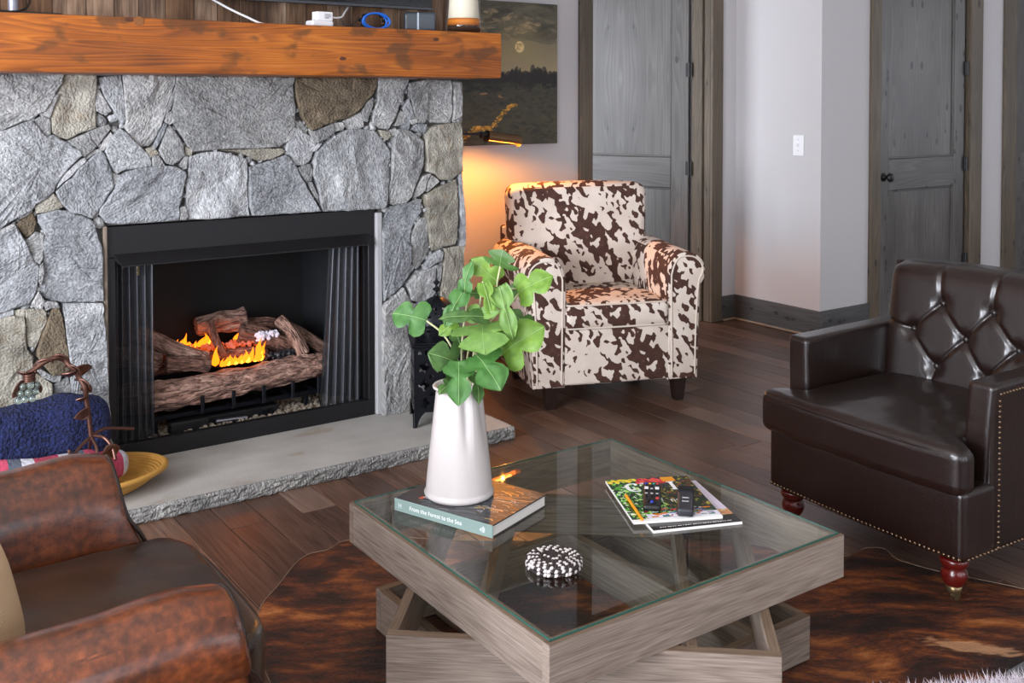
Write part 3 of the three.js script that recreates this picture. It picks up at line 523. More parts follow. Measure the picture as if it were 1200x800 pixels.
{
  const f = thing('stone_fireplace', 'grey natural stone fireplace with irregular fitted stones under the orange beam', 'fireplace');
  const zb = BACK + 0.001, zf = -4.098;
  mesh('mortar_bed', merge([wallBox(FX0, OPEN[0], 0.05, 1.535, zb, zf), wallBox(OPEN[1] + 0.02, FX1 - 0.02, 0.05, 1.535, zb, zf), wallBox(OPEN[0], OPEN[1] + 0.02, OPEN[3], 1.535, zb, zf)]), M.mortar, f);
  mesh('mortar_strip', bb(OPEN[1], OPEN[1] + 0.028, 0.056, OPEN[3] - 0.02, -4.16, -4.070, 0.004), M.paleMortar, f);
  mesh('mortar_strip', bb(OPEN[0] - 0.012, OPEN[0] + 0.004, 0.056, OPEN[3], -4.16, -4.074, 0.004), std({ color: col(0x7d7063), roughness: 0.95 }), f);
  STONES.forEach(([kind, v], n) => {
    const r = rng(900 + n * 17); let P = [];
    for (let i = 0; i < v.length; i += 2) P.push([v[i], v[i + 1]]);
    let A = 0; for (let i = 0; i < P.length; i++) { const [a, b] = P[i], [c, d] = P[(i + 1) % P.length]; A += a * d - c * b; }
    if (A < 0) P.reverse(); A = Math.abs(A) / 2;
    const cx = P.reduce((s, p) => s + p[0], 0) / P.length, cy = P.reduce((s, p) => s + p[1], 0) / P.length;
    const big = Math.sqrt(A), Q = [];                     // cut long edges and roughen them
    P.forEach((p, i) => { const q = P[(i + 1) % P.length], L = Math.hypot(q[0] - p[0], q[1] - p[1]), k = Math.max(1, Math.round(L / 0.018)); for (let j = 0; j < k; j++) { const t = j / k, x = lerp(p[0], q[0], t), y = lerp(p[1], q[1], t), w = Math.min(0.003, big * 0.03); Q.push([x + w * N(x * 90, y * 90, n), y + w * N(x * 90 + 7, y * 90, n)]); } });
    const inset = -0.0042, tilt = [(r() - 0.5) * 0.09, (r() - 0.5) * 0.09], lift = (r() - 0.5) * 0.016 + Math.min(0.008, big * 0.02), ang = r() * 3.1;
    const rough = Math.min(0.016, big * 0.07), ca = Math.cos(ang), sa = Math.sin(ang);
    const face = (x, y) =>  { const u = (x - cx) * ca + (y - cy) * sa, w = -(x - cx) * sa + (y - cy) * ca; const ridge = 1 - Math.abs(N(u * 9, w * 4 + n, n)); return lift + tilt[0] * (x - cx) + tilt[1] * (y - cy) + rough * (0.8 * N(u * 7, w * 3.2, n * 3.3) + 0.55 * ridge * N(u * 3, w * 3, n + 40) + 0.5 * N(u * 26, w * 12, n * 1.7) + 0.25 * N(u * 70, w * 40, n)) + Math.min(0.007, big * 0.04) * (step(-0.03, 0.05, N(u * 6.5, w * 3, n + 9)) - 0.5) + Math.min(0.005, big * 0.03) * (step(0.02, 0.08, N(u * 13, w * 6, n + 21)) - 0.5); };
    const K = Q.length, pos = [], idx = [], cut = Math.min(0.0055, big * 0.09);
    const ring = (scale, z) => { for (const [x, y] of Q) { const dx = x - cx, dy = y - cy, L = Math.hypot(dx, dy) || 1e-6, s = typeof scale === 'number' && scale < 1 ? scale : 1, k = s * (1 - Math.min(0.9, (scale >= 1 ? inset : cut + inset) / L)); const X = cx + dx * k, Y = cy + dy * k; pos.push(X, Y, z === null ? STONE_Z + face(X, Y) : z(X, Y)); } };
    const layers = big > 0.12 ? [0.9999, 0.88, 0.74, 0.58, 0.42, 0.24] : big > 0.05 ? [0.9999, 0.75, 0.45] : [0.9999, 0.5];
    ring(2, () => -4.101);
    ring(2, (X, Y) => STONE_Z + face(X, Y) - cut * (0.9 + 0.5 * N(X * 50, Y * 50, n)));
    layers.forEach((s) => ring(s, null));
    pos.push(cx, cy, STONE_Z + face(cx, cy)); const last = pos.length / 3 - 1, rows = layers.length + 2;
    for (let l = 0; l < rows - 1; l++) for (let i = 0; i < K; i++) { const a = l * K + i, b = l * K + (i + 1) % K; idx.push(a, b, a + K, b, b + K, a + K); }
    for (let i = 0; i < K; i++) idx.push((rows - 1) * K + i, (rows - 1) * K + (i + 1) % K, last);
    let g = new THREE.BufferGeometry(); g.setAttribute('position', new THREE.Float32BufferAttribute(pos, 3)); g.setIndex(idx);
    g = toCreasedNormals(g, 0.5);
    const p = g.attributes.position, uv = new Float32Array(p.count * 2), ou = r() * 4, ov = r() * 4;
    for (let i = 0; i < p.count; i++) { const x = p.getX(i) - cx, y = p.getY(i) - cy + 0.6 * (p.getZ(i) - STONE_Z); uv[i * 2] = x * ca + y * sa + ou; uv[i * 2 + 1] = -x * sa + y * ca + ov; }
    g.setAttribute('uv', new THREE.BufferAttribute(uv, 2));
    const set = M.stone[kind]; mesh('stone', g, set[Math.floor(r() * set.length)], f);
  });
  // small chips wedged into the joints between the larger stones
  const inside = (x, y, v) => { let c = false; for (let i = 0, j = v.length - 2; i < v.length; j = i, i += 2) if ((v[i + 1] > y) !== (v[j + 1] > y) && x < (v[j] - v[i]) * (y - v[i + 1]) / (v[j + 1] - v[i + 1]) + v[i]) c = !c; return c; };
  const away = (x, y) => { let d = 9; for (const [, v] of STONES) { if (inside(x, y, v)) return -1; for (let i = 0; i < v.length; i += 2) { const j = (i + 2) % v.length, dx = v[j] - v[i], dy = v[j + 1] - v[i + 1], t = clamp(((x - v[i]) * dx + (y - v[i + 1]) * dy) / (dx * dx + dy * dy + 1e-12)); d = Math.min(d, Math.hypot(x - v[i] - t * dx, y - v[i + 1] - t * dy)); } } return d; };
  const cr = rng(321), chips = [];
  for (let k = 0; k < 9000 && chips.length < 120; k++) { const x = 0.56 + cr() * 2.0, y = 0.07 + cr() * 1.45; if (x > OPEN[0] - 0.02 && x < OPEN[1] + 0.035 && y < OPEN[3] + 0.008) continue; const d = away(x, y); if (d < 0.0045 || chips.some((c) => Math.hypot(c[0] - x, c[1] - y) < c[2] + d + 0.002)) continue; chips.push([x, y, d]); }
  chips.forEach(([x, y, d], n) => { const g = new THREE.IcosahedronGeometry(1, 1), p = g.attributes.position, e = 0.8 + cr() * 0.8, a = cr() * 3.1; for (let i = 0; i < p.count; i++) { const s = 1 + 0.3 * N(p.getX(i) * 2 + n, p.getY(i) * 2, p.getZ(i) * 2); p.setXYZ(i, p.getX(i) * s, p.getY(i) * s, p.getZ(i) * s); } g.scale((d + 0.003) * e, d + 0.003, 0.016); mesh('stone', finish(at(g, x, y, -4.086, 0, 0, a), 0.5, cr() * 3, cr() * 3), M.stone[cr() < 0.5 ? 'p' : 'g'][0], f); });
  // right flank, turned away from this view: a few coursed stones
  const r = rng(44); let y = 0.06;
  while (y < 1.5) { const h = Math.min(1.53 - y, 0.12 + r() * 0.14); let z = -4.10; while (z > BACK + 0.05) { const l = Math.min(z - BACK - 0.01, 0.18 + r() * 0.2); mesh('stone', bb(FX1 - 0.02, FX1 + 0.006 + r() * 0.006, y + 0.004, y + h - 0.004, z - l + 0.004, z - 0.004, 0.006, r() * 3, r() * 3), M.stone.g[Math.floor(r() * 3)], f); z -= l; } y += h; }
}
{ // chimney breast above the beam: vertical barn boards
  const w = structure('wall_chimney', 'rough brown vertical barn boards behind the television');
  mesh('backing', wallBox(FX0, FX1 - 0.01, 1.72, TOP, BACK, -4.11), M.subfloor, w);
  const r = rng(12); let x = FX0;
  while (x < FX1 - 0.02) { const b = Math.min(FX1 - x, 0.085 + r() * 0.05); mesh('board', bb(x + 0.001, x + b - 0.001, 1.737, TOP, -4.108, -4.090 + r() * 0.006, 0.002, r() * 3, r() * 3), M.barn[Math.floor(r() * 3)], w); x += b; }
}
{ // mantel beam
  const g = new THREE.BoxGeometry(2.36, 0.199, 0.31, 90, 10, 12), p = g.attributes.position;
  for (let i = 0; i < p.count; i++) { const x = p.getX(i), y = p.getY(i), z = p.getZ(i), ey = 1 - step(0, 0.01, 0.0995 - Math.abs(y)), ez = 1 - step(0, 0.01, 0.155 - Math.abs(z)); const k = ey * ez * 0.003; p.setXYZ(i, x, y - Math.sign(y) * k + 0.0012 * N(x * 9, z * 8, 2), z - Math.sign(z) * k + 0.0016 * N(x * 8, y * 14, 4)); }
  const b = one('mantel_beam', at(finish(g, 0.6, 1.2, 0.15), 1.40, 1.6365, -3.935), M.fir, 'thick orange stained timber mantel beam with dark knots', 'mantel');
  mesh('dowel_plug', at(new THREE.CylinderGeometry(0.017, 0.017, 0.006, 18), 1.03, 1.722, -3.781, Math.PI / 2), std({ color: col(0x7c4a1f), roughness: 0.6 }), b);
}
{ // hearth slab with a chiselled front edge
  const x0 = 0.3, x1 = 2.53, z0 = -4.15, z1 = -3.595, h = 0.055, nx = 120;
  const t = thing('hearth_slab', 'pale grey stone hearth slab with rough chiselled edge', 'hearth');
  mesh('slab_top', bb(x0, x1 - 0.012, 0.002, h, z0, z1 - 0.012, 0.002), M.slab, t);
  const pos = [], idx = [], path = [];
  for (let i = 0; i <= nx; i++) path.push([lerp(x0, x1 - 0.006, i / nx), z1, 0, 1]);
  for (let i = 0; i <= 26; i++) path.push([x1, lerp(z1 - 0.006, z0, i / 26), 1, 0]);
  const R = 7; path.forEach(([x, z, ox, oz], i) => { for (let j = 0; j <= R; j++) { const y = lerp(h, 0.002, j / R), q = j === 0 ? -0.006 : 0.007 * N(x * 40 + z * 30, y * 70, 3) + 0.005 * N(x * 120 + z * 90, y * 160, 5) - (j === R ? 0.004 : 0); pos.push(x + ox * q, y, z + oz * q); } for (const e of [[x - ox * 0.014, z - oz * 0.014]]) pos.push(e[0], h, e[1]); });
  const C = R + 2; for (let i = 0; i < path.length - 1; i++) { for (let j = 0; j < R; j++) { const a = i * C + j, b = a + C; idx.push(a, a + 1, b, b, a + 1, b + 1); } const a = i * C, e = i * C + R + 1; idx.push(e, a, e + C, e + C, a, a + C); }
  const g = new THREE.BufferGeometry(); g.setAttribute('position', new THREE.Float32BufferAttribute(pos, 3)); g.setIndex(idx);
  mesh('chiselled_edge', finish(g, 0.4), M.slabEdge, t);
}
// ---------------------------------------------------------------- firebox insert
{
  const t = thing('firebox_insert', 'black metal firebox with hood and mesh curtains set in the stone', 'fireplace insert');
  const [x0, x1, y0, y1] = OPEN, zf = -4.088, zb = -4.56;
  mesh('top_panel', bb(x0 + 0.005, x1 - 0.002, 0.845, y1 - 0.004, -4.12, zf, 0.002), M.blackMetal, t);
  mesh('sill_panel', bb(x0 + 0.005, x1 - 0.002, y0 + 0.001, 0.125, -4.12, zf, 0.002), M.blackMetal, t);
  mesh('side_frame', bb(x0 + 0.005, x0 + 0.035, 0.125, 0.845, -4.13, zf, 0.002), M.blackMetal, t);
  mesh('side_frame', bb(x1 - 0.032, x1 - 0.002, 0.125, 0.845, -4.13, zf, 0.002), M.blackMetal, t);
  // hood: a sloped canopy with angled ends
  const prof = [[0, 0.858], [0.052, 0.818], [0.052, 0.814], [0, 0.835]], a = x0 + 0.030, b = x1 - 0.028, pos = [], idx = [];
  prof.forEach(([d, y], i) => { const e = d > 0.01 ? 0.030 : 0; pos.push(a + e * 0.6, y, zf + d, b - e * 0.6, y, zf + d); });
  for (let i = 0; i < 4; i++) { const p = i * 2, q = ((i + 1) % 4) * 2; idx.push(p, q, p + 1, p + 1, q, q + 1); } idx.push(0, 4, 2, 0, 6, 4, 1, 3, 5, 1, 5, 7);
  const hg = new THREE.BufferGeometry(); hg.setAttribute('position', new THREE.Float32BufferAttribute(pos, 3)); hg.setIndex(idx);
  mesh('hood', finish(hg, 0.3), M.blackMetal, t);
  mesh('back_panel', bb(1.10, 2.0, 0.07, 0.90, zb - 0.02, zb), M.soot, t);
  const side = (xa, xb) => { const g = new THREE.BufferGeometry(), v = [xa, 0.07, -4.13, xb, 0.07, zb, xb, 0.90, zb, xa, 0.90, -4.13]; g.setAttribute('position', new THREE.Float32BufferAttribute(v, 3)); g.setIndex(xa < xb ? [0, 1, 2, 0, 2, 3] : [0, 2, 1, 0, 3, 2]); return finish(g, 0.3); };
  mesh('side_panel', merge([side(x0 + 0.02, 1.12), at(side(x0 + 0.02, 1.12), -0.012, 0, 0)]), M.soot, t); mesh('side_panel', merge([side(x1 - 0.02, 1.98), at(side(x1 - 0.02, 1.98), 0.012, 0, 0)]), std({ color: col(0x14161b), roughness: 0.6 }), t);
  mesh('top_plate', bb(x0 + 0.02, x1 - 0.02, 0.90, 0.912, zb, -4.12), M.soot, t);
  mesh('floor_plate', bb(x0 + 0.02, x1 - 0.02, 0.060, 0.085, zb, -4.12), M.soot, t);
  // pleated mesh curtains
  const curtain = (xa, xb, lean, seed) => {
    const n = 150, rows = 6, pos = [], uv = [], idx = []; let arc = 0, px, pz;
    for (let i = 0; i <= n; i++) { const u = i / n; for (let j = 0; j <= rows; j++) { const v = j / rows, x = lerp(xa, xb, u) + lean * v * (1 - u), z = -4.145 + 0.013 * Math.sin(u * Math.PI * 11 + seed) * (0.8 + 0.2 * v) + 0.004 * Math.sin(u * 9 + v * 2 + seed); if (j === 0) { if (i) arc += Math.hypot(x - px, z - pz); px = x; pz = z; } pos.push(x, lerp(0.838, 0.112, v), z); uv.push(arc, v * 0.72); } }
    for (let i = 0; i < n; i++) for (let j = 0; j < rows; j++) { const a = i * (rows + 1) + j, b = a + rows + 1; idx.push(a, a + 1, b, b, a + 1, b + 1); }
    const g = new THREE.BufferGeometry(); g.setAttribute('position', new THREE.Float32BufferAttribute(pos, 3)); g.setAttribute('uv', new THREE.Float32BufferAttribute(uv, 2)); g.setIndex(idx); g.computeVertexNormals();
    const c = mesh('mesh_curtain', g, M.screen, t);
    mesh('curtain_rod', at(new THREE.CylinderGeometry(0.004, 0.004, Math.abs(xb - xa), 8), (xa + xb) / 2, 0.842, -4.145, 0, 0, Math.PI / 2), M.iron, c);
    return c;
  };
  curtain(x0 + 0.036, 1.178, 0, 0.3); curtain(1.918, x1 - 0.04, -0.045, 1.7);
  const coil = []; for (let i = 0; i <= 80; i++) { const a = i / 80; coil.push([1.110 + 0.006 * Math.cos(a * 50), 0.815 - a * 0.05, -4.118 + 0.006 * Math.sin(a * 50)]); }
  mesh('spring', tube(coil, 0.0015, 240, 5), M.brass, t);
  // cinder gravel
  const r = rng(31), list = [];
  for (let i = 0; i < 1500; i++) { const s = 0.006 + r() * 0.009, x = 1.0 + r() * 1.09, z = -4.125 - r() * 0.30; if (z < -4.13 - 0.35 * Math.min(1, Math.min(x - 0.99, 2.12 - x) * 4)) continue; const g = new THREE.IcosahedronGeometry(s, 0), p = g.attributes.position; for (let k = 0; k < p.count; k++) p.setXYZ(k, p.getX(k) * (1 + 0.4 * N(p.getX(k) * 200, p.getY(k) * 200, i)), p.getY(k) * 0.8, p.getZ(k)); list.push(at(g, x, 0.095 + r() * 0.018, z, r() * 6, r() * 6, 0)); }
  const gr = mesh('cinder_gravel', mapBox(merge(list)), std({ color: col(0xd2c8be), map: rustMap, roughness: 0.95, flatShading: true }), t); gr.userData = { kind: 'stuff' };
}
// gas logs: rough bark tubes, each its own thing
function log(pts, r0, r1, m, label, seed) {
  const c = curve(pts), seg = 40, rad = 22, pos = [], uv = [], idx = [], L = c.getLength(), fr = c.computeFrenetFrames(seg, false);
  for (let i = -1; i <= seg + 1; i++) { const ii = clamp(i, 0, seg), u = ii / seg, q = c.getPointAt(u), endScale = i < 0 || i > seg ? 0 : (i === 0 || i === seg ? 0.86 : 1);
    for (let j = 0; j <= rad; j++) { const a = j / rad * Math.PI * 2, ca = Math.cos(a), sa = Math.sin(a), n1 = N(u * L * 7, ca * 1.4 + seed, sa * 1.4), n2 = N(u * L * 16, ca * 5.5 + seed, sa * 5.5), n3 = Math.abs(N(u * L * 9, ca * 9, sa * 9 + seed));
      const rr = lerp(r0, r1, u) * endScale * (1 + 0.17 * n1 + 0.22 * n2 - 0.26 * n3);
      const v = q.clone().addScaledVector(fr.normals[ii], ca * rr).addScaledVector(fr.binormals[ii], sa * rr); if (i === 0 || i === seg) v.addScaledVector(fr.tangents[ii], (i ? 1 : -1) * 0.002);
      pos.push(v.x, v.y, v.z); uv.push(u * L, a * lerp(r0, r1, u)); } }
  for (let i = 0; i < seg + 2; i++) for (let j = 0; j < rad; j++) { const a = i * (rad + 1) + j, b = a + rad + 1; idx.push(a, b, a + 1, b, b + 1, a + 1); }
  const g = new THREE.BufferGeometry(); g.setAttribute('position', new THREE.Float32BufferAttribute(pos, 3)); g.setAttribute('uv', new THREE.Float32BufferAttribute(uv, 2)); g.setIndex(idx);
  one('fire_log', toCreasedNormals(g, 0.7), m, label, 'log', 'ceramic logs on the grate');
}
log([[1.06, 0.262, -4.235], [1.30, 0.252, -4.225], [1.62, 0.268, -4.22], [1.93, 0.278, -4.225]], 0.062, 0.058, M.bark, 'long thick brown bark log lying across the front of the grate', 1);
log([[1.03, 0.42, -4.30], [1.16, 0.40, -4.31], [1.24, 0.365, -4.32]], 0.045, 0.045, M.bark, 'short bark log behind the gathered curtain', 2);
log([[1.16, 0.500, -4.33], [1.27, 0.435, -4.295], [1.42, 0.355, -4.265]], 0.034, 0.036, M.bark, 'leaning bark log sloping down to the front log', 3);
log([[1.25, 0.372, -4.235], [1.34, 0.368, -4.225], [1.42, 0.350, -4.215]], 0.034, 0.030, M.ashBark, 'stubby split log resting on the front log', 4);
log([[1.16, 0.325, -4.44], [1.5, 0.330, -4.44], [1.92, 0.325, -4.44]], 0.050, 0.050, M.ashBark, 'long dark log along the back of the grate', 5);
log([[1.435, 0.470, -4.425], [1.53, 0.480, -4.420], [1.645, 0.478, -4.410]], 0.040, 0.052, M.bark, 'thick short log lying highest above the flames', 6);
log([[1.465, 0.505, -4.345], [1.485, 0.43, -4.33], [1.515, 0.36, -4.32]], 0.018, 0.017, M.ashBark, 'thin forked stick hanging in front of the highest log', 7);
log([[1.60, 0.435, -4.36], [1.70, 0.405, -4.335], [1.845, 0.340, -4.300]], 0.044, 0.036, M.ashBark, 'split ashy log sloping down in the middle of the fire', 8);
log([[1.63, 0.458, -4.42], [1.74, 0.448, -4.42], [1.84, 0.43, -4.41]], 0.026, 0.026, M.ashBark, 'small bark log behind the sloping split log', 9);
log([[1.775, 0.475, -4.345], [1.82, 0.415, -4.30], [1.85, 0.325, -4.25]], 0.029, 0.029, M.bark, 'upright bark log leaning against the sloping logs', 10);
log([[1.82, 0.43, -4.42], [1.90, 0.38, -4.37], [1.985, 0.315, -4.31]], 0.030, 0.030, M.bark, 'bark log sloping down behind the upright log', 11);
log([[1.40, 0.335, -4.335], [1.58, 0.350, -4.33], [1.70, 0.335, -4.30]], 0.032, 0.030, M.ashBark, 'charred log glowing behind the front flames', 12);
{
  const t = thing('fire_grate', 'black iron grate holding up the gas logs', 'grate');
  for (const x of [1.17, 1.37, 1.50, 1.63, 1.76, 1.88]) mesh('grate_bar', merge([bb(x - 0.008, x + 0.008, 0.175, 0.245, -4.158, -4.150), bb(x - 0.008, x + 0.008, 0.170, 0.182, -4.47, -4.150)]), M.iron, t);
  mesh('grate_rail', bb(1.10, 1.95, 0.150, 0.172, -4.24, -4.22), M.iron, t); mesh('grate_rail', bb(1.10, 1.95, 0.150, 0.172, -4.46, -4.44), M.iron, t);
  for (const [x, z] of [[1.2, -4.23], [1.85, -4.23], [1.2, -4.45], [1.85, -4.45]]) mesh('leg', bb(x - 0.01, x + 0.01, 0.085, 0.152, z - 0.01, z + 0.01), M.iron, t);
  const b = thing('gas_burner', 'black burner box with valve under the grate', 'burner');
  mesh('housing', bb(1.28, 1.72, 0.092, 0.140, -4.38, -4.205, 0.006), M.black, b); mesh('control_box', bb(1.24, 1.40, 0.090, 0.150, -4.20, -4.16, 0.006), M.black, b);
  mesh('pipe', at(new THREE.CylinderGeometry(0.008, 0.008, 0.13, 10), 1.50, 0.118, -4.185, 0, 0, Math.PI / 2 - 0.05), std({ color: col(0x9a9aa6), roughness: 0.3, metalness: 0.9 }), b);
  for (const x of [1.645, 1.675]) mesh('valve', at(new THREE.CylinderGeometry(0.012, 0.012, 0.03, 14), x, 0.118, -4.19, Math.PI / 2), M.iron, b);
  // flames and their light
  const flameMat = std({ color: col(0x200800), emissive: col(0xff7a10), emissiveIntensity: 2.6, roughness: 1 }), hot = std({ color: col(0x200800), emissive: col(0xffb030), emissiveIntensity: 3.6, roughness: 1 });
  const tongue = (x, y, z, h, w, lean, seed) => { const pos = [], idx = [], n = 10, k = 8; for (let i = 0; i <= n; i++) { const u = i / n, rr = w * (Math.sin(Math.PI * Math.pow(u, 0.55) * 0.98 + 0.06)) * (1 - 0.55 * u), cx = x + lean * u * u + 0.004 * Math.sin(u * 7 + seed) * u, cy = y + h * u; for (let j = 0; j <= k; j++) { const a = j / k * 6.2832; pos.push(cx + rr * Math.cos(a), cy, z + 0.45 * rr * Math.sin(a)); } } for (let i = 0; i < n; i++) for (let j = 0; j < k; j++) { const a = i * (k + 1) + j, b2 = a + k + 1; idx.push(a, b2, a + 1, b2, b2 + 1, a + 1); } const g = new THREE.BufferGeometry(); g.setAttribute('position', new THREE.Float32BufferAttribute(pos, 3)); g.setIndex(idx); g.computeVertexNormals(); return g.toNonIndexed(); };
  const r = rng(9), fire = (label, x0, x1, y, z, hmax, n) => { const f = thing('flame', label, 'flame', [0, 0, 0], 0); const a = [], b2 = []; for (let i = 0; i < n; i++) { const u = (i + 0.5 + (r() - 0.5) * 0.8) / n, h = hmax * (0.28 + 0.72 * Math.pow(r(), 1.6)); a.push(tongue(lerp(x0, x1, u), y, z + (r() - 0.5) * 0.03, h, 0.010 + r() * 0.012, (r() - 0.45) * 0.035, i)); if (i % 2) b2.push(tongue(lerp(x0, x1, u) + 0.002, y, z + 0.010, h * 0.45, 0.006 + r() * 0.006, 0.004, i)); }
    mesh('flame_tongue', merge(a), flameMat, f); mesh('flame_core', merge(b2), hot, f); const l = new THREE.PointLight(0xff7a20, 0.02, 0, 2); l.castShadow = true; l.shadow.radius = 2; l.position.set((x0 + x1) / 2, y + hmax * 0.5, z + 0.035); l.name = 'fire_glow'; scene.add(l); };
  fire('row of orange flames burning behind the long front log', 1.465, 1.68, 0.322, -4.275, 0.105, 15);
  fire('small orange flames between the leaning log and the highest log', 1.335, 1.47, 0.395, -4.375, 0.075, 10);
  fire('tiny flames beneath the thick highest log', 1.575, 1.64, 0.405, -4.375, 0.035, 4);
  // glowing mineral wool
  const em = std({ color: col(0x6a5a58), emissive: col(0xff5a14), emissiveIntensity: 0.5, roughness: 1 }), er = rng(3), gl = [];
  for (let i = 0; i < 120; i++) { const s = 0.005 + er() * 0.008; gl.push(at(new THREE.IcosahedronGeometry(s, 0), 1.34 + er() * 0.36, 0.395 + (er() - 0.5) * 0.02 - Math.max(0, er() - 0.6) * 0.05, -4.385 + er() * 0.06, er() * 6, er() * 6, 0)); }
  const eo = one('embers', mapBox(merge(gl)), em, 'bed of orange glowing embers between the logs', 'embers'); eo.userData.kind = 'stuff';
  const ash = []; for (let i = 0; i < 90; i++) { const s = 0.005 + er() * 0.007; ash.push(at(new THREE.IcosahedronGeometry(s, 0), 1.66 + er() * 0.09, 0.430 + (er() - 0.5) * 0.02 - 0.02 * er(), -4.305 + (er() - 0.5) * 0.03, er() * 6, er() * 6, 0)); }
  const ao = one('ash', mapBox(merge(ash)), std({ color: col(0xd2ccd8), roughness: 1 }), 'pale grey ash clinging to the sloping split log', 'ash'); ao.userData.kind = 'stuff';
  const coal = []; for (let i = 0; i < 60; i++) { const s = 0.008 + er() * 0.007; coal.push(at(new THREE.IcosahedronGeometry(s, 0), 1.70 + er() * 0.12, 0.325 + er() * 0.022, -4.27 + (er() - 0.5) * 0.03, er() * 6, er() * 6, 0)); }
  const co = one('coals', mapBox(merge(coal)), std({ color: col(0x1b1a1f), roughness: 0.5, flatShading: true }), 'black lava coals beside the front flames', 'coals'); co.userData.kind = 'stuff';
}

// ---------------------------------------------------------------- rug
{
  const P = [[1.00, -2.60], [1.06, -2.76], [1.114, -2.843], [1.179, -2.905], [1.277, -3.01], [1.344, -3.054], [1.41, -3.05], [1.49, -3.08], [1.62, -3.02], [1.80, -2.86], [2.05, -2.68], [2.30, -2.52], [2.50, -2.36], [2.66, -2.14], [2.744, -2.062], [2.83, -2.07], [2.878, -2.03], [2.845, -1.96], [2.877, -1.838], [2.93, -1.731], [2.98, -1.62], [3.02, -1.45], [2.92, -1.28], [2.7, -1.15], [2.5, -1.0], [2.3, -0.75], [2.0, -0.62], [1.6, -0.66], [1.35, -0.85], [1.1, -1.05], [0.9, -1.25], [0.78, -1.5], [0.84, -1.8], [0.92, -2.1], [0.96, -2.4]];
  const pts = new THREE.CatmullRomCurve3(P.map(([x, z]) => new THREE.Vector3(x, 0, z)), true, 'catmullrom', 0.5).getPoints(220), cx = 1.85, cz = -1.9;
  const rug = thing('cowhide_rug', 'dark brown brindle cowhide rug under the glass coffee table', 'rug');
  const pos = [], idx = [], K = pts.length - 1, L = 26;
  for (let l = 0; l <= L; l++) for (let i = 0; i < K; i++) { const s = 1 - l / L * 0.999, x = cx + (pts[i].x - cx) * s, z = cz + (pts[i].z - cz) * s; pos.push(x, l === 0 ? 0.0012 : 0.0045 + 0.0008 * N(x * 12, z * 12, 2), z); }
  for (let l = 0; l < L; l++) for (let i = 0; i < K; i++) { const a = l * K + i, b = l * K + (i + 1) % K; idx.push(a, b, a + K, b, b + K, a + K); }
  const g = new THREE.BufferGeometry(); g.setAttribute('position', new THREE.Float32BufferAttribute(pos, 3)); g.setIndex(idx); g.computeVertexNormals();
  if (g.attributes.normal.getY(K * 3) < 0) { for (let i = 0; i < idx.length; i += 3) [idx[i], idx[i + 1]] = [idx[i + 1], idx[i]]; g.setIndex(idx); g.computeVertexNormals(); }
  const uv = new Float32Array(pos.length / 3 * 2); for (let i = 0; i < pos.length / 3; i++) { const x = pos[i * 3], z = pos[i * 3 + 2]; uv[i * 2] = 0.82 * x + 0.57 * z; uv[i * 2 + 1] = -0.57 * x + 0.82 * z; } g.setAttribute('uv', new THREE.BufferAttribute(uv, 2));
  mesh('hide', g, M.hide, rug);
  mesh('hide_edge', new THREE.TubeGeometry(new THREE.CatmullRomCurve3(pts.slice(0, K).map((p) => new THREE.Vector3(p.x, 0.0022, p.z)), true), 400, 0.0013, 5, true), M.hideEdge, rug);
}
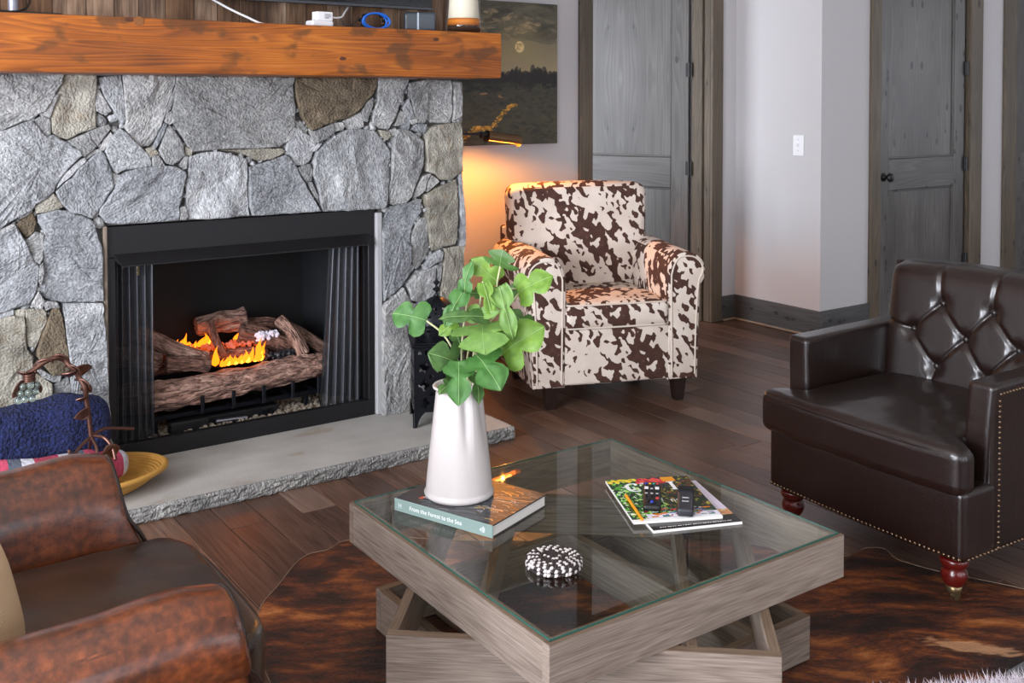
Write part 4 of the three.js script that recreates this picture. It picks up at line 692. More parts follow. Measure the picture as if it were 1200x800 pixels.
// ---------------------------------------------------------------- coffee table: three swivelling tiers
const TY = 0.342, RUGTOP = 0.0056;
{
  const t = thing('coffee_table', 'square weathered oak coffee table of three turned tiers with glass top', 'coffee table', [1.722, 0, -2.12]);
  const H = 0.112, T = 0.024, B = 0.022;
  function frame(name, w, d, y, turn, bars, r) {
    const g = new THREE.Group(); g.name = name; g.position.set(0, y, 0); g.rotation.y = turn; t.add(g);
    const board = (x0, x1, z0, z1, alongX, nm = 'board') => {
      const o = mesh(nm, bb(x0, x1, 0, H, z0, z1, 0.0012, r() * 2, r() * 2, true), M.oak[r() < 0.6 ? 0 : 1], g);
      return o;
    };
    const topMat = M.oakEdge;
    const edge = (x0, x1, z0, z1, alongX) => mesh('edge_band', bb(x0, x1, H, H + 0.0016, z0, z1, 0.0005, r(), r(), alongX), topMat, g);
    const X = w / 2, Z = d / 2;
    board(-X, X, Z - T, Z, true); board(-X, X, -Z, -Z + T, true); board(-X, -X + T, -Z + T, Z - T, false); board(X - T, X, -Z + T, Z - T, false);
    edge(-X, X, Z - T, Z, true); edge(-X, X, -Z, -Z + T, true); edge(-X, -X + T, -Z + T, Z - T, false); edge(X - T, X, -Z + T, Z - T, false);
    for (const [x0, x1, z0, z1, al] of bars) { board(x0, x1, z0, z1, al, 'divider'); edge(x0, x1, z0, z1, al); }
    return g;
  }
  const r = rng(8);
  frame('bottom_tier', 0.845, 0.778, RUGTOP, 0, [[-0.25, -0.226, -0.365, 0.365, false], [0.226, 0.25, -0.365, 0.365, false]], r);
  frame('middle_tier', 0.881, 0.881, RUGTOP + H + 0.002, -0.717, [[-0.26, -0.236, -0.416, 0.416, false], [0.236, 0.26, -0.416, 0.416, false]], r);
  const top = frame('top_tier', 0.938, 0.912, RUGTOP + 2 * (H + 0.002), 0, [], r); top.scale.y = (TY - RUGTOP - 2 * (H + 0.002)) / (H + 0.0016);
  const gw = 0.938 / 2 - 0.010, gd = 0.912 / 2 - 0.010;
  const pane = mesh('glass_top', mapBox(at(new THREE.PlaneGeometry(gw * 2, gd * 2), 0, TY + 0.0047, 0, -Math.PI / 2)), M.glass, t);
  mesh('glass_rim', merge([bb(-gw, gw, TY + 0.0003, TY + 0.0048, gd - 0.0015, gd, 0.0003), bb(-gw, gw, TY + 0.0003, TY + 0.0048, -gd, -gd + 0.0015, 0.0003), bb(-gw, -gw + 0.0015, TY + 0.0003, TY + 0.0048, -gd, gd, 0.0003), bb(gw - 0.0015, gw, TY + 0.0003, TY + 0.0048, -gd, gd, 0.0003)]), M.glassEdge, pane);
}
const GT = TY + 0.0050;                               // top of the glass
// ---------------------------------------------------------------- cow print armchair
function welt(pts, r, m, name, parent, seg = 60) { return mesh(name, tube(pts, r, seg, 6), m, parent); }
{
  const c = thing('cow_print_armchair', 'cream armchair with dark brown cowhide print beside the stone fireplace', 'armchair', [3.195, 0, -3.71], -0.3496);
  // arm: rolled profile, pushed back along the chair
  const armShape = (s) => { const P = new THREE.Shape(), q = (x, y) => [s * x, y]; P.moveTo(...q(0.268, 0.115)); P.lineTo(...q(0.262, 0.55)); P.bezierCurveTo(...q(0.258, 0.64), ...q(0.285, 0.705), ...q(0.345, 0.705)); P.bezierCurveTo(...q(0.405, 0.705), ...q(0.442, 0.665), ...q(0.440, 0.618)); P.bezierCurveTo(...q(0.438, 0.585), ...q(0.425, 0.57), ...q(0.412, 0.558)); P.lineTo(...q(0.400, 0.115)); P.closePath(); return P; };
  for (const s of [-1, 1]) {
    const g = new THREE.ExtrudeGeometry(armShape(s), { depth: 0.60, bevelEnabled: true, bevelSize: 0.010, bevelThickness: 0.010, bevelSegments: 3, curveSegments: 14, steps: 10 });
    g.translate(0, 0, -0.61); const p = g.attributes.position;
    for (let i = 0; i < p.count; i++) { const z = p.getZ(i), y = p.getY(i), u = clamp(-z / 0.6); if (y > 0.5) p.setXYZ(i, p.getX(i) + s * 0.012 * u, y + 0.016 * u * step(0.5, 0.7, y), z); }
    const a = mesh('arm', finish(g, 0.6, s > 0 ? 0.42 : 0.78, s > 0 ? 0.12 : 0.2), M.cow, c);
    const pts = [[0.276, 0.13], [0.272, 0.55], [0.278, 0.63], [0.305, 0.685], [0.348, 0.697], [0.395, 0.688], [0.428, 0.655], [0.432, 0.612], [0.412, 0.565], [0.398, 0.35], [0.394, 0.13]].map(([x, y]) => [s * x, y, 0.001]);
    mesh('piping', tube(pts, 0.0045, 90, 6), M.piping, a);
  }
  const print_ = (g, u, v) => { const a = g.attributes.uv; for (let i = 0; i < a.count; i++) a.setXY(i, a.getX(i) + u, a.getY(i) + v); return g; };
  const crown = (v, x, y, z) => { if (y > 0.3) v.y += 0.018 * (1 - x * x) * (1 - z * z); };
  mesh('apron', print_(at(soft(0.55, 0.27, 0.10, 0.018, (v, x, y, z) => { if (z > 0.5) v.z += 0.008 * (1 - x * x); }), 0, 0.245, -0.055), 0.36, 0.5), M.cow, c);
  mesh('seat_deck', at(soft(0.54, 0.20, 0.50, 0.02), 0, 0.26, -0.34), M.cow, c);
  const seat = mesh('seat_cushion', print_(at(soft(0.524, 0.125, 0.56, 0.035, crown, 16), 0, 0.432, -0.265), 0.55, 0.42), M.cow, c);
  for (const y of [0.486, 0.378]) welt([[-0.255, y, -0.30], [-0.258, y, -0.06], [-0.245, y, -0.003], [-0.2, y, 0.006], [0, y, 0.009], [0.2, y, 0.006], [0.245, y, -0.003], [0.258, y, -0.06], [0.255, y, -0.30]], 0.0045, M.piping, 'piping', seat, 70);
  const back = mesh('backrest', print_(at(soft(0.735, 0.66, 0.16, 0.055, (v, x, y, z) => { if (z > 0.3) v.z += 0.035 * (1 - x * x) * (1 - y * y); v.x *= 1 + 0.03 * y; v.y += 0.012 * (1 - x * x) * (y > 0 ? 1 : 0); v.z -= 0.05 * (v.y + 0.33); }, 18), -0.012, 0.675, -0.56), 0.47, 0.4), M.cow, c);
  welt([[-0.362, 0.72, -0.535], [-0.375, 0.93, -0.55], [-0.345, 0.987, -0.555], [-0.20, 1.003, -0.557], [0, 1.011, -0.558], [0.18, 1.003, -0.557], [0.320, 0.987, -0.555], [0.352, 0.93, -0.55], [0.34, 0.72, -0.535]], 0.0045, M.piping, 'piping', back, 70);
  mesh('outside_back', at(soft(0.78, 0.66, 0.04, 0.018, (v) => { v.z -= 0.06 * (v.y + 0.33); }), -0.005, 0.46, -0.645), M.cow, c);
  const leg = (x, z, back_) => { const g = new THREE.CylinderGeometry(0.046, 0.031, 0.112, 4, 1); g.rotateY(Math.PI / 4); mesh('leg', at(finish(g, 0.4), x, 0.057, z), M.espresso, c); };
  leg(-0.318, -0.045); leg(0.325, -0.045); leg(-0.325, -0.60); leg(0.325, -0.60);
}
// ---------------------------------------------------------------- leather club chair
const bolt = (parent, list, m, r = 0.006, name = 'nailhead') => { const g = new THREE.SphereGeometry(r, 8, 5, 0, Math.PI * 2, 0, Math.PI / 2); for (const [x, y, z, nx, ny, nz] of list) { const o = mesh(name, g, m, parent); o.position.set(x, y, z); o.quaternion.setFromUnitVectors(new THREE.Vector3(0, 1, 0), new THREE.Vector3(nx, ny, nz).normalize()); } };
{
  const c = thing('leather_club_chair', 'dark brown leather club chair with tufted back and red turned legs', 'armchair', [2.75, 0, -2.005], -1.612);
  const nl = [];
  // arms: slightly sloped blocks with a rounded top
  for (const s of [-1, 1]) {
    const a = mesh('arm', at(soft(0.086, 0.36, 0.62, 0.017, (v, x, y, z) => { v.y += 0.012 * (1 - z) * 0.5 * (y > 0 ? 1 : 0); v.x += s * 0.010 * y; if (z > 0.5) v.z += 0.006 * (1 - y * y); }, 16), s * 0.335 - 0.02, 0.448, -0.395), M.clubLeather, c);
    mesh('side_panel', at(soft(0.03, 0.46, 0.58, 0.012), s * 0.366 - 0.02, 0.372, -0.375), M.clubLeather, c);
    if (s > 0) { const L = []; for (let i = 0; i < 29; i++) L.push([0.367, 0.155 + i * 0.0152, -0.115, 1, 0, 0.3]); for (let i = 0; i < 36; i++) L.push([0.367, 0.600 + 0.0003 * i, -0.12 - i * 0.0152, 1, 0.2, 0]); bolt(a, L, M.nail, 0.0048); }
  }
  mesh('front_rail', at(soft(0.73, 0.205, 0.16, 0.02, (v, x, y, z) => { if (z > 0.5) v.z += 0.014 * (1 - x * x); }, 16), 0, 0.242, -0.03), M.clubLeather, c);
  mesh('seat_base', at(soft(0.70, 0.18, 0.56, 0.02), -0.01, 0.238, -0.36), M.clubLeather, c);
  const seat = mesh('seat_cushion', at(soft(0.60, 0.138, 0.66, 0.030, (v, x, y, z) => { if (y > 0) v.y += 0.022 * (1 - x * x) * (1 - z * z); if (z > 0) { const k = step(0.64, 0.80, z); v.x *= 1 + 0.27 * k; } if (z > 0.8) v.z += 0.018 * (1 - x * x) - 0.004; v.y += 0.0028 * N(v.x * 14, v.z * 12, 3) + (z > 0.6 ? 0.002 * N(v.x * 40, v.y * 30, 9) : 0); }, 28), -0.01, 0.398, -0.255), M.clubLeather, c);
  welt([[-0.374, 0.446, 0.0], [-0.374, 0.448, 0.02], [-0.345, 0.449, 0.062], [-0.2, 0.450, 0.080], [0, 0.451, 0.086], [0.2, 0.450, 0.080], [0.325, 0.449, 0.062], [0.354, 0.448, 0.02], [0.354, 0.446, 0.0]], 0.004, M.clubLeather, 'welt', seat, 70);
  const rail = []; for (let i = 0; i <= 46; i++) { const x = lerp(-0.352, 0.352, i / 46); rail.push([x, 0.152, 0.046 + 0.013 * (1 - (x / 0.365) ** 2), 0, 0, 1]); } bolt(c.children.find((o) => o.name === 'front_rail'), rail, M.nail, 0.0062);
  const sideL = []; for (let i = 0; i < 32; i++) sideL.push([0.364, 0.150, 0.02 - i * 0.0185, 1, 0, 0]); bolt(c.children.find((o) => o.name === 'front_rail'), sideL, M.nail, 0.0048);
  // tufted back: diamond folds drawn in towards the buttons
  const buttons = [[-0.205, 0.630], [0.0, 0.630], [0.19, 0.630], [-0.10, 0.735], [0.09, 0.735], [-0.10, 0.520], [0.09, 0.520], [-0.30, 0.735], [0.28, 0.735]];
  const W = 0.66, HB = 0.47, g = new THREE.BoxGeometry(2, 2, 2, 110, 90, 8), p = g.attributes.position;
  const shown = buttons.slice(0, 7);
  const seg = (x, y, a, b) => { const dx = b[0] - a[0], dy = b[1] - a[1], t = clamp(((x - a[0]) * dx + (y - a[1]) * dy) / (dx * dx + dy * dy)); return Math.hypot(x - a[0] - t * dx, y - a[1] - t * dy); };
  const folds = [[0, 3], [0, 5], [1, 3], [1, 4], [1, 5], [1, 6], [2, 4], [2, 6]].map(([i, j]) => [buttons[i], buttons[j]]); for (const [i, e] of [[3, [-0.115, 0.88]], [4, [0.105, 0.88]], [0, [-0.36, 0.66]], [2, [0.34, 0.66]], [5, [-0.115, 0.38]], [6, [0.105, 0.38]]]) folds.push([buttons[i], e]);
  for (let i = 0; i < p.count; i++) {
    const u = p.getX(i), v = p.getY(i), w = p.getZ(i), ax = Math.abs(u), ay = Math.abs(v);
    let x = u * W / 2, y = 0.385 + (v + 1) / 2 * HB, z = w * 0.075;
    const rnd = Math.max(0, 1 - Math.pow(ax, 14) - Math.pow(ay, 14)); z *= 0.45 + 0.55 * Math.sqrt(clamp(rnd));
    x *= 1 - 0.02 * (1 - v) ; y += 0.014 * (1 - u * u) * step(0, 1, v);
    if (w > 0) { let d = 0; for (const b of shown) d += 0.017 * Math.exp(-((x - b[0]) ** 2 + (y - b[1]) ** 2) / 0.0007); let f = 9; for (const [a, b] of folds) f = Math.min(f, seg(x, y, a, b)); d += 0.0075 * Math.exp(-f * f / 0.00006); z += w * (0.020 * rnd - d); }
    z += -0.16 * (y - 0.385) + 0.02 * (1 - u * u) * -1 * 0.5;
    p.setXYZ(i, x, y, z);
  }
  const back = mesh('backrest', at(finish(g), -0.02, 0, -0.555), M.clubLeather, c);
  for (const b of shown) { const o = mesh('button', new THREE.SphereGeometry(0.011, 12, 8), M.clubLeather, back); o.scale.z = 0.6; o.position.set(b[0] - 0.02, b[1], -0.555 + 0.075 - 0.16 * (b[1] - 0.385) - 0.008); }
  mesh('outside_back', at(soft(0.70, 0.62, 0.05, 0.02, (v) => { v.z -= 0.12 * (v.y + 0.31); }), -0.02, 0.47, -0.645), M.clubLeather, c);
  const turned = [[0, 0.132], [0.036, 0.132], [0.041, 0.122], [0.040, 0.112], [0.034, 0.102], [0.029, 0.098], [0.035, 0.090], [0.038, 0.078], [0.034, 0.062], [0.027, 0.050], [0.023, 0.046], [0, 0.046]];
  for (const [x, z, lift] of [[-0.30, 0.0, 0], [0.305, 0.0, 0.0055], [-0.29, -0.58, 0], [0.29, -0.58, 0]]) {
    const l = mesh('leg', at(lathe(turned, 24), x, 0.006, z), M.cherry, c);
    mesh('caster', merge([at(lathe([[0, 0.052], [0.024, 0.052], [0.022, 0.030], [0.016, 0.026], [0, 0.026]], 18), x, 0.006, z), at(new THREE.CylinderGeometry(0.014, 0.014, 0.014, 16), x, 0.0145 + lift, z - 0.008, 0, 0, Math.PI / 2)]), M.brass, l);
  }
}
// ---------------------------------------------------------------- worn leather armchair in front of the camera
{
  const c = thing('worn_leather_armchair', 'worn reddish brown leather armchair with rolled arms and black seat', 'armchair', [0.72, 0, -2.13], Math.PI / 2);
  const roll = (s) => { const P = new THREE.Shape(), q = (x, y) => [s * x, y]; P.moveTo(...q(0.285, 0.10)); P.lineTo(...q(0.285, 0.40)); P.bezierCurveTo(...q(0.285, 0.50), ...q(0.295, 0.555), ...q(0.330, 0.592)); P.bezierCurveTo(...q(0.355, 0.618), ...q(0.395, 0.628), ...q(0.430, 0.618)); P.bezierCurveTo(...q(0.475, 0.604), ...q(0.492, 0.56), ...q(0.480, 0.52)); P.bezierCurveTo(...q(0.472, 0.49), ...q(0.45, 0.475), ...q(0.425, 0.468)); P.lineTo(...q(0.415, 0.10)); P.closePath(); return P; };
  for (const s of [-1, 1]) {
    const g = new THREE.ExtrudeGeometry(roll(s), { depth: 0.74, bevelEnabled: true, bevelSize: 0.022, bevelThickness: 0.022, bevelSegments: 5, curveSegments: 18, steps: 12, bevelOffset: -0.018 });
    g.translate(0, 0, -0.865); const p = g.attributes.position;
    for (let i = 0; i < p.count; i++) { const x = p.getX(i), y = p.getY(i), z = p.getZ(i); p.setXYZ(i, x + 0.004 * N(y * 9, z * 8, 3), y - 0.03 * clamp((-0.15 - z) / 0.6) * step(0.4, 0.6, y) + 0.004 * N(x * 12, z * 9, s) - (z > -0.2 ? 0.03 * ((z + 0.2) / 0.1) ** 2 * step(0.45, 0.62, y) * 0.6 : 0), z + (z > -0.4 ? 1.5 * clamp(0.60 - y, 0, 0.2) ** 2 * step(-0.4, -0.15, z) : 0)); }
    const a = mesh('arm', finish(g, 0.7, s * 0.2, 0.1), M.oldLeather, c);
    mesh('welt', tube([[0.292, 0.14], [0.290, 0.40], [0.296, 0.50], [0.330, 0.575], [0.385, 0.605], [0.432, 0.600], [0.470, 0.565], [0.468, 0.52], [0.43, 0.478], [0.412, 0.40], [0.408, 0.14]].map(([x, y]) => [s * x, y, -0.110 + 1.5 * clamp(0.60 - y, 0, 0.2) ** 2]), 0.005, 90, 6), M.welt, a);
  }
  const seat = mesh('seat_cushion', at(soft(0.575, 0.15, 0.76, 0.032, (v, x, y, z) => { if (y > 0) v.y += 0.024 * (1 - x * x) * (1 - z * z); if (z > 0.6) v.x *= 1 + 0.02 * z; v.z -= 0.055 * clamp((Math.abs(x) - 0.62) / 0.38) ** 2 * step(0.7, 0.95, z); v.y += 0.005 * N(v.x * 8, v.z * 8, 5) + 0.002 * N(v.x * 26, v.z * 14, 8); }, 28), 0, 0.368, -0.345), M.oldSeat, c);
  for (const y of [0.424, 0.312]) welt([[-0.284, y, -0.5], [-0.290, y, -0.10], [-0.286, y, -0.035], [-0.262, y, -0.006], [-0.21, y, 0.020], [-0.15, y, 0.031], [0, y, 0.034], [0.15, y, 0.031], [0.21, y, 0.020], [0.262, y, -0.006], [0.286, y, -0.035], [0.290, y, -0.10], [0.284, y, -0.5]], 0.005, M.welt, 'welt', seat, 80);
  mesh('front_rail', at(soft(0.60, 0.22, 0.12, 0.03, (v, x, y, z) => { if (z > 0.5) v.z += 0.015 * (1 - x * x); }), 0, 0.195, -0.05), M.oldSeat, c);
  mesh('seat_base', at(soft(0.58, 0.20, 0.72, 0.02), 0, 0.20, -0.46), M.oldSeat, c);
  mesh('backrest', at(soft(0.82, 0.72, 0.20, 0.07, (v, x, y, z) => { v.z -= 0.18 * (v.y + 0.36); if (z > 0.4) v.z += 0.03 * (1 - x * x) * (1 - y * y); }, 18), 0, 0.56, -0.77), M.oldLeather, c);
  for (const [x, z] of [[-0.33, -0.06], [0.33, -0.06], [-0.33, -0.82], [0.33, -0.82]]) { const g = new THREE.CylinderGeometry(0.03, 0.022, 0.10, 12); mesh('leg', at(g, x, 0.055, z), M.espresso, c); }
  const pl = one('throw_pillow', at(soft(0.34, 0.26, 0.13, 0.06, (v, x, y, z) => { const k = (1 - x ** 4) * (1 - y ** 4); v.z *= 0.35 + 0.75 * k; }, 20), 0.245, 0.592, -2.0, -0.22, Math.PI / 2, 0), M.tan, 'plain tan throw pillow leaning in the worn leather armchair', 'pillow');
}
// ---------------------------------------------------------------- grey chair edge with fur throw, close to the camera
{
  const c = thing('grey_ottoman', 'dark grey upholstered ottoman partly under a pale fur throw', 'ottoman', [1.80, -0.025, -0.675], 0);
  mesh('cushion', at(soft(0.76, 0.20, 0.62, 0.06, (v, x, y, z) => { if (y > 0) v.y += 0.012 * (1 - x * x) * (1 - z * z); }), 0, 0.40, 0), std({ color: col(0x4c4d50), roughness: 0.85, bumpMap: velvetBump, bumpScale: 0.001 }), c);
  mesh('base', at(soft(0.70, 0.24, 0.58, 0.02), 0, 0.20, 0), std({ color: col(0x3c3d40), roughness: 0.9 }), c);
  for (const [x, z] of [[-0.3, -0.24], [0.3, -0.24], [-0.3, 0.24], [0.3, 0.24]]) mesh('leg', at(new THREE.CylinderGeometry(0.022, 0.018, 0.08, 12), x, 0.0715, z), M.espresso, c);
}

// ---------------------------------------------------------------- things on the coffee table
const print = (w, h, t, rough = 0.35) => [new THREE.PlaneGeometry(w, h).rotateX(-Math.PI / 2), std({ map: t, roughness: rough })];
{
  // big book: local x along the spine, local -z away from the spine
  const w = 0.323, d = 0.252, h = 0.033, ang = Math.atan2(-(-2.149 + 2.449), 1.435 - 1.322);
  const mid = [(1.322 + 1.676) / 2, (-2.449 - 2.231) / 2];
  const b = thing('book', 'thick hardcover book with pale green spine under the white vase', 'book', [mid[0], GT, mid[1]], ang);
  const cover = std({ color: col(0x2c2d2c), roughness: 0.4 }), spine = std({ color: col(0x8fa6a0), roughness: 0.5 });
  mesh('page_block', bb(-w / 2 + 0.004, w / 2 - 0.004, 0.003, h - 0.003, -d / 2 + 0.005, d / 2 - 0.004, 0.0005), M.paper, b);
  mesh('cover', bb(-w / 2, w / 2, 0, 0.003, -d / 2, d / 2, 0.0008), cover, b);
  const top = mesh('cover', bb(-w / 2, w / 2, h - 0.003, h, -d / 2, d / 2, 0.0008), cover, b);
  const sp = mesh('spine', bb(-w / 2, w / 2, 0, h, d / 2 - 0.003, d / 2 + 0.0012, 0.001), spine, b);
  const art = canvasTex(1024, 800, (c, W, H) => {
    c.fillStyle = '#34363a'; c.fillRect(0, 0, W, H); const r = rng(4);
    const stroke = (x, y, l, a, wd, s) => { c.strokeStyle = s; c.lineWidth = wd; c.lineCap = 'round'; c.beginPath(); c.moveTo(x, y); c.quadraticCurveTo(x + l * 0.5 * Math.cos(a) + 20, y + l * 0.5 * Math.sin(a) - 24, x + l * Math.cos(a), y + l * Math.sin(a)); c.stroke(); };
    for (let i = 0; i < 220; i++) stroke(W * (0.2 + r() * 0.8), H * r(), 60 + r() * 160, -0.5 + r() * 0.5, 3 + r() * 12, ['#4a4d50', '#5d6468', '#2b2c2e', '#6f7a7c', '#3a3632'][Math.floor(r() * 5)]);
    for (let i = 0; i < 34; i++) stroke(W * (0.62 + r() * 0.38), H * (0.05 + r() * 0.9), 50 + r() * 150, -0.3 + r() * 0.7, 3 + r() * 14, ['#a5702c', '#c08a3c', '#7a4a22', '#5a3a24', '#d0a860', '#3b2d24'][Math.floor(r() * 6)]);
    for (let i = 0; i < 26; i++) stroke(W * (0.55 + r() * 0.3), H * (0.3 + r() * 0.5), 30 + r() * 60, -0.6 + r() * 1.2, 4 + r() * 5, ['#d8d8d6', '#3f4a66', '#b8bcc0'][Math.floor(r() * 3)]);
    c.fillStyle = '#b8503a'; c.fillRect(170, 640, 40, 60); c.fillStyle = '#e8e6e2'; c.font = 'bold 46px sans-serif'; c.fillText('From the', 190, 610); c.fillText('Forest', 190, 662);
  });
  const [pg, pm] = print(w - 0.002, d - 0.002, art); const cp = mesh('cover_print', pg, pm, top); cp.position.y = h + 0.0004;
  const title = canvasTex(1280, 132, (c, W, H) => { c.fillStyle = '#8fa6a0'; c.fillRect(0, 0, W, H); c.fillStyle = '#f2f5f3'; c.font = 'bold 62px sans-serif'; c.fillText('From the Forest to the Sea', 200, 88, 700); c.fillRect(54, 38, 7, 56); c.fillRect(84, 38, 7, 56); c.fillRect(54, 62, 37, 6); for (let i = 0; i < 5; i++) c.fillRect(1130 + i * 14, 72 - [10, 22, 34, 44, 30][i], 7, [22, 40, 60, 72, 50][i]); });
  const q = mesh('spine_lettering', new THREE.PlaneGeometry(w - 0.004, h - 0.002), std({ map: title, roughness: 0.5 }), sp); q.position.set(0, h / 2, d / 2 + 0.0016);
}
const VX = 1.481, VZ = -2.372, VY = GT + 0.0338;
{ // white stoneware vase with a pinched neck
  const prof = [[0.088, 0], [0.0935, 0.004], [0.0945, 0.010], [0.091, 0.016], [0.0895, 0.022], [0.0865, 0.06], [0.080, 0.12], [0.0735, 0.18], [0.067, 0.24], [0.063, 0.275], [0.0625, 0.283], [0.066, 0.288], [0.0705, 0.291], [0.0715, 0.295], [0.069, 0.298], [0.062, 0.296], [0.058, 0.285], [0.060, 0.25], [0.070, 0.15], [0.078, 0.05], [0.07, 0.012], [0, 0.010]];
  const g = lathe(prof, 72), p = g.attributes.position;
  for (let i = 0; i < p.count; i++) { const x = p.getX(i), y = p.getY(i), z = p.getZ(i), a = Math.atan2(z, x), k = step(0.12, 0.27, y) * (1 - step(0.283, 0.293, y)); // creases towards the spout
    const d = (c, wd) => { let e = a - c; e = Math.atan2(Math.sin(e), Math.cos(e)); return Math.exp(-e * e / (wd * wd)); };
    const s = 1 - k * (0.20 * d(1.86, 0.13) + 0.06 * d(2.6, 0.16) + 0.10 * d(1.0, 0.2)) + k * 0.05 * d(2.2, 0.2) + k * 0.04 * d(1.5, 0.18) + 0.004 * N(x * 20, y * 12, z * 20); p.setXYZ(i, x * s, y, z * s); }
  g.computeVertexNormals();
  const t = thing('vase', 'tall white glazed stoneware vase standing on the book', 'vase', [VX, VY, VZ]);
  mesh('body', g, M.ceramic, t);
}
const LEAVES = [[[1.417, 0.847, -2.432], [1.365, 0.862, -2.493], 1.00, 2], [[1.581, 0.994, -2.322], [1.575, 1.031, -2.304], 2.00, 1], [[1.587, 0.95, -2.341], [1.54, 0.999, -2.375], 0.80, 3], [[1.501, 0.924, -2.376], [1.514, 0.991, -2.369], 0.55, 2], [[1.632, 0.916, -2.309], [1.679, 0.96, -2.253], 0.95, 3], [[1.526, 0.957, -2.323], [1.531, 0.887, -2.293], 0.45, 3], [[1.567, 0.946, -2.306], [1.567, 0.841, -2.254], 0.42, 0], [[1.487, 0.93, -2.362], [1.439, 0.864, -2.356], 0.55, 2], [[1.532, 0.865, -2.304], [1.424, 0.877, -2.319], 0.35, 1], [[1.529, 0.843, -2.329], [1.493, 0.801, -2.268], 1.70, 0], [[1.578, 0.759, -2.304], [1.636, 0.824, -2.242], 1.00, 3], [[1.497, 0.767, -2.312], [1.499, 0.719, -2.224], 1.00, 2], [[1.449, 0.757, -2.321], [1.421, 0.681, -2.277], 0.75, 2], [[1.455, 0.747, -2.341], [1.39, 0.777, -2.339], 1.20, 1], [[1.553, 0.916, -2.376], [1.524, 0.916, -2.396], 0.80, 1], [[1.644, 0.927, -2.325], [1.622, 0.914, -2.352], 0.80, 1], [[1.673, 0.821, -2.314], [1.643, 0.854, -2.347], 0.80, 1], [[1.509, 0.713, -2.339], [1.49, 0.665, -2.289], 0.50, 1], [[1.445, 0.696, -2.347], [1.406, 0.681, -2.336], 0.80, 1], [[1.481, 0.846, -2.387], [1.441, 0.822, -2.39], 0.80, 3], [[1.521, 0.751, -2.417], [1.505, 0.806, -2.431], 0.80, 1], [[1.498, 0.868, -2.352], [1.534, 0.882, -2.291], 0.60, 0], [[1.625, 0.814, -2.359], [1.652, 0.825, -2.341], 0.80, 1]];
const STEMS = [[[1.495, 0.651, -2.371], [1.492, 0.755, -2.376], [1.499, 0.838, -2.375], [1.508, 0.908, -2.37], [1.501, 0.924, -2.376]], [[1.491, 0.664, -2.362], [1.466, 0.752, -2.358], [1.448, 0.812, -2.397], [1.417, 0.847, -2.432]], [[1.502, 0.661, -2.367], [1.513, 0.763, -2.375], [1.552, 0.834, -2.362], [1.58, 0.886, -2.344], [1.585, 0.944, -2.342], [1.582, 0.994, -2.322]], [[1.506, 0.661, -2.364], [1.549, 0.773, -2.349], [1.59, 0.849, -2.336], [1.632, 0.916, -2.309]], [[1.508, 0.661, -2.362], [1.534, 0.737, -2.335], [1.578, 0.759, -2.304]], [[1.502, 0.672, -2.367], [1.527, 0.796, -2.354], [1.535, 0.89, -2.351], [1.526, 0.957, -2.323]], [[1.505, 0.672, -2.365], [1.551, 0.808, -2.362], [1.589, 0.87, -2.337], [1.614, 0.923, -2.333], [1.644, 0.927, -2.325]]];
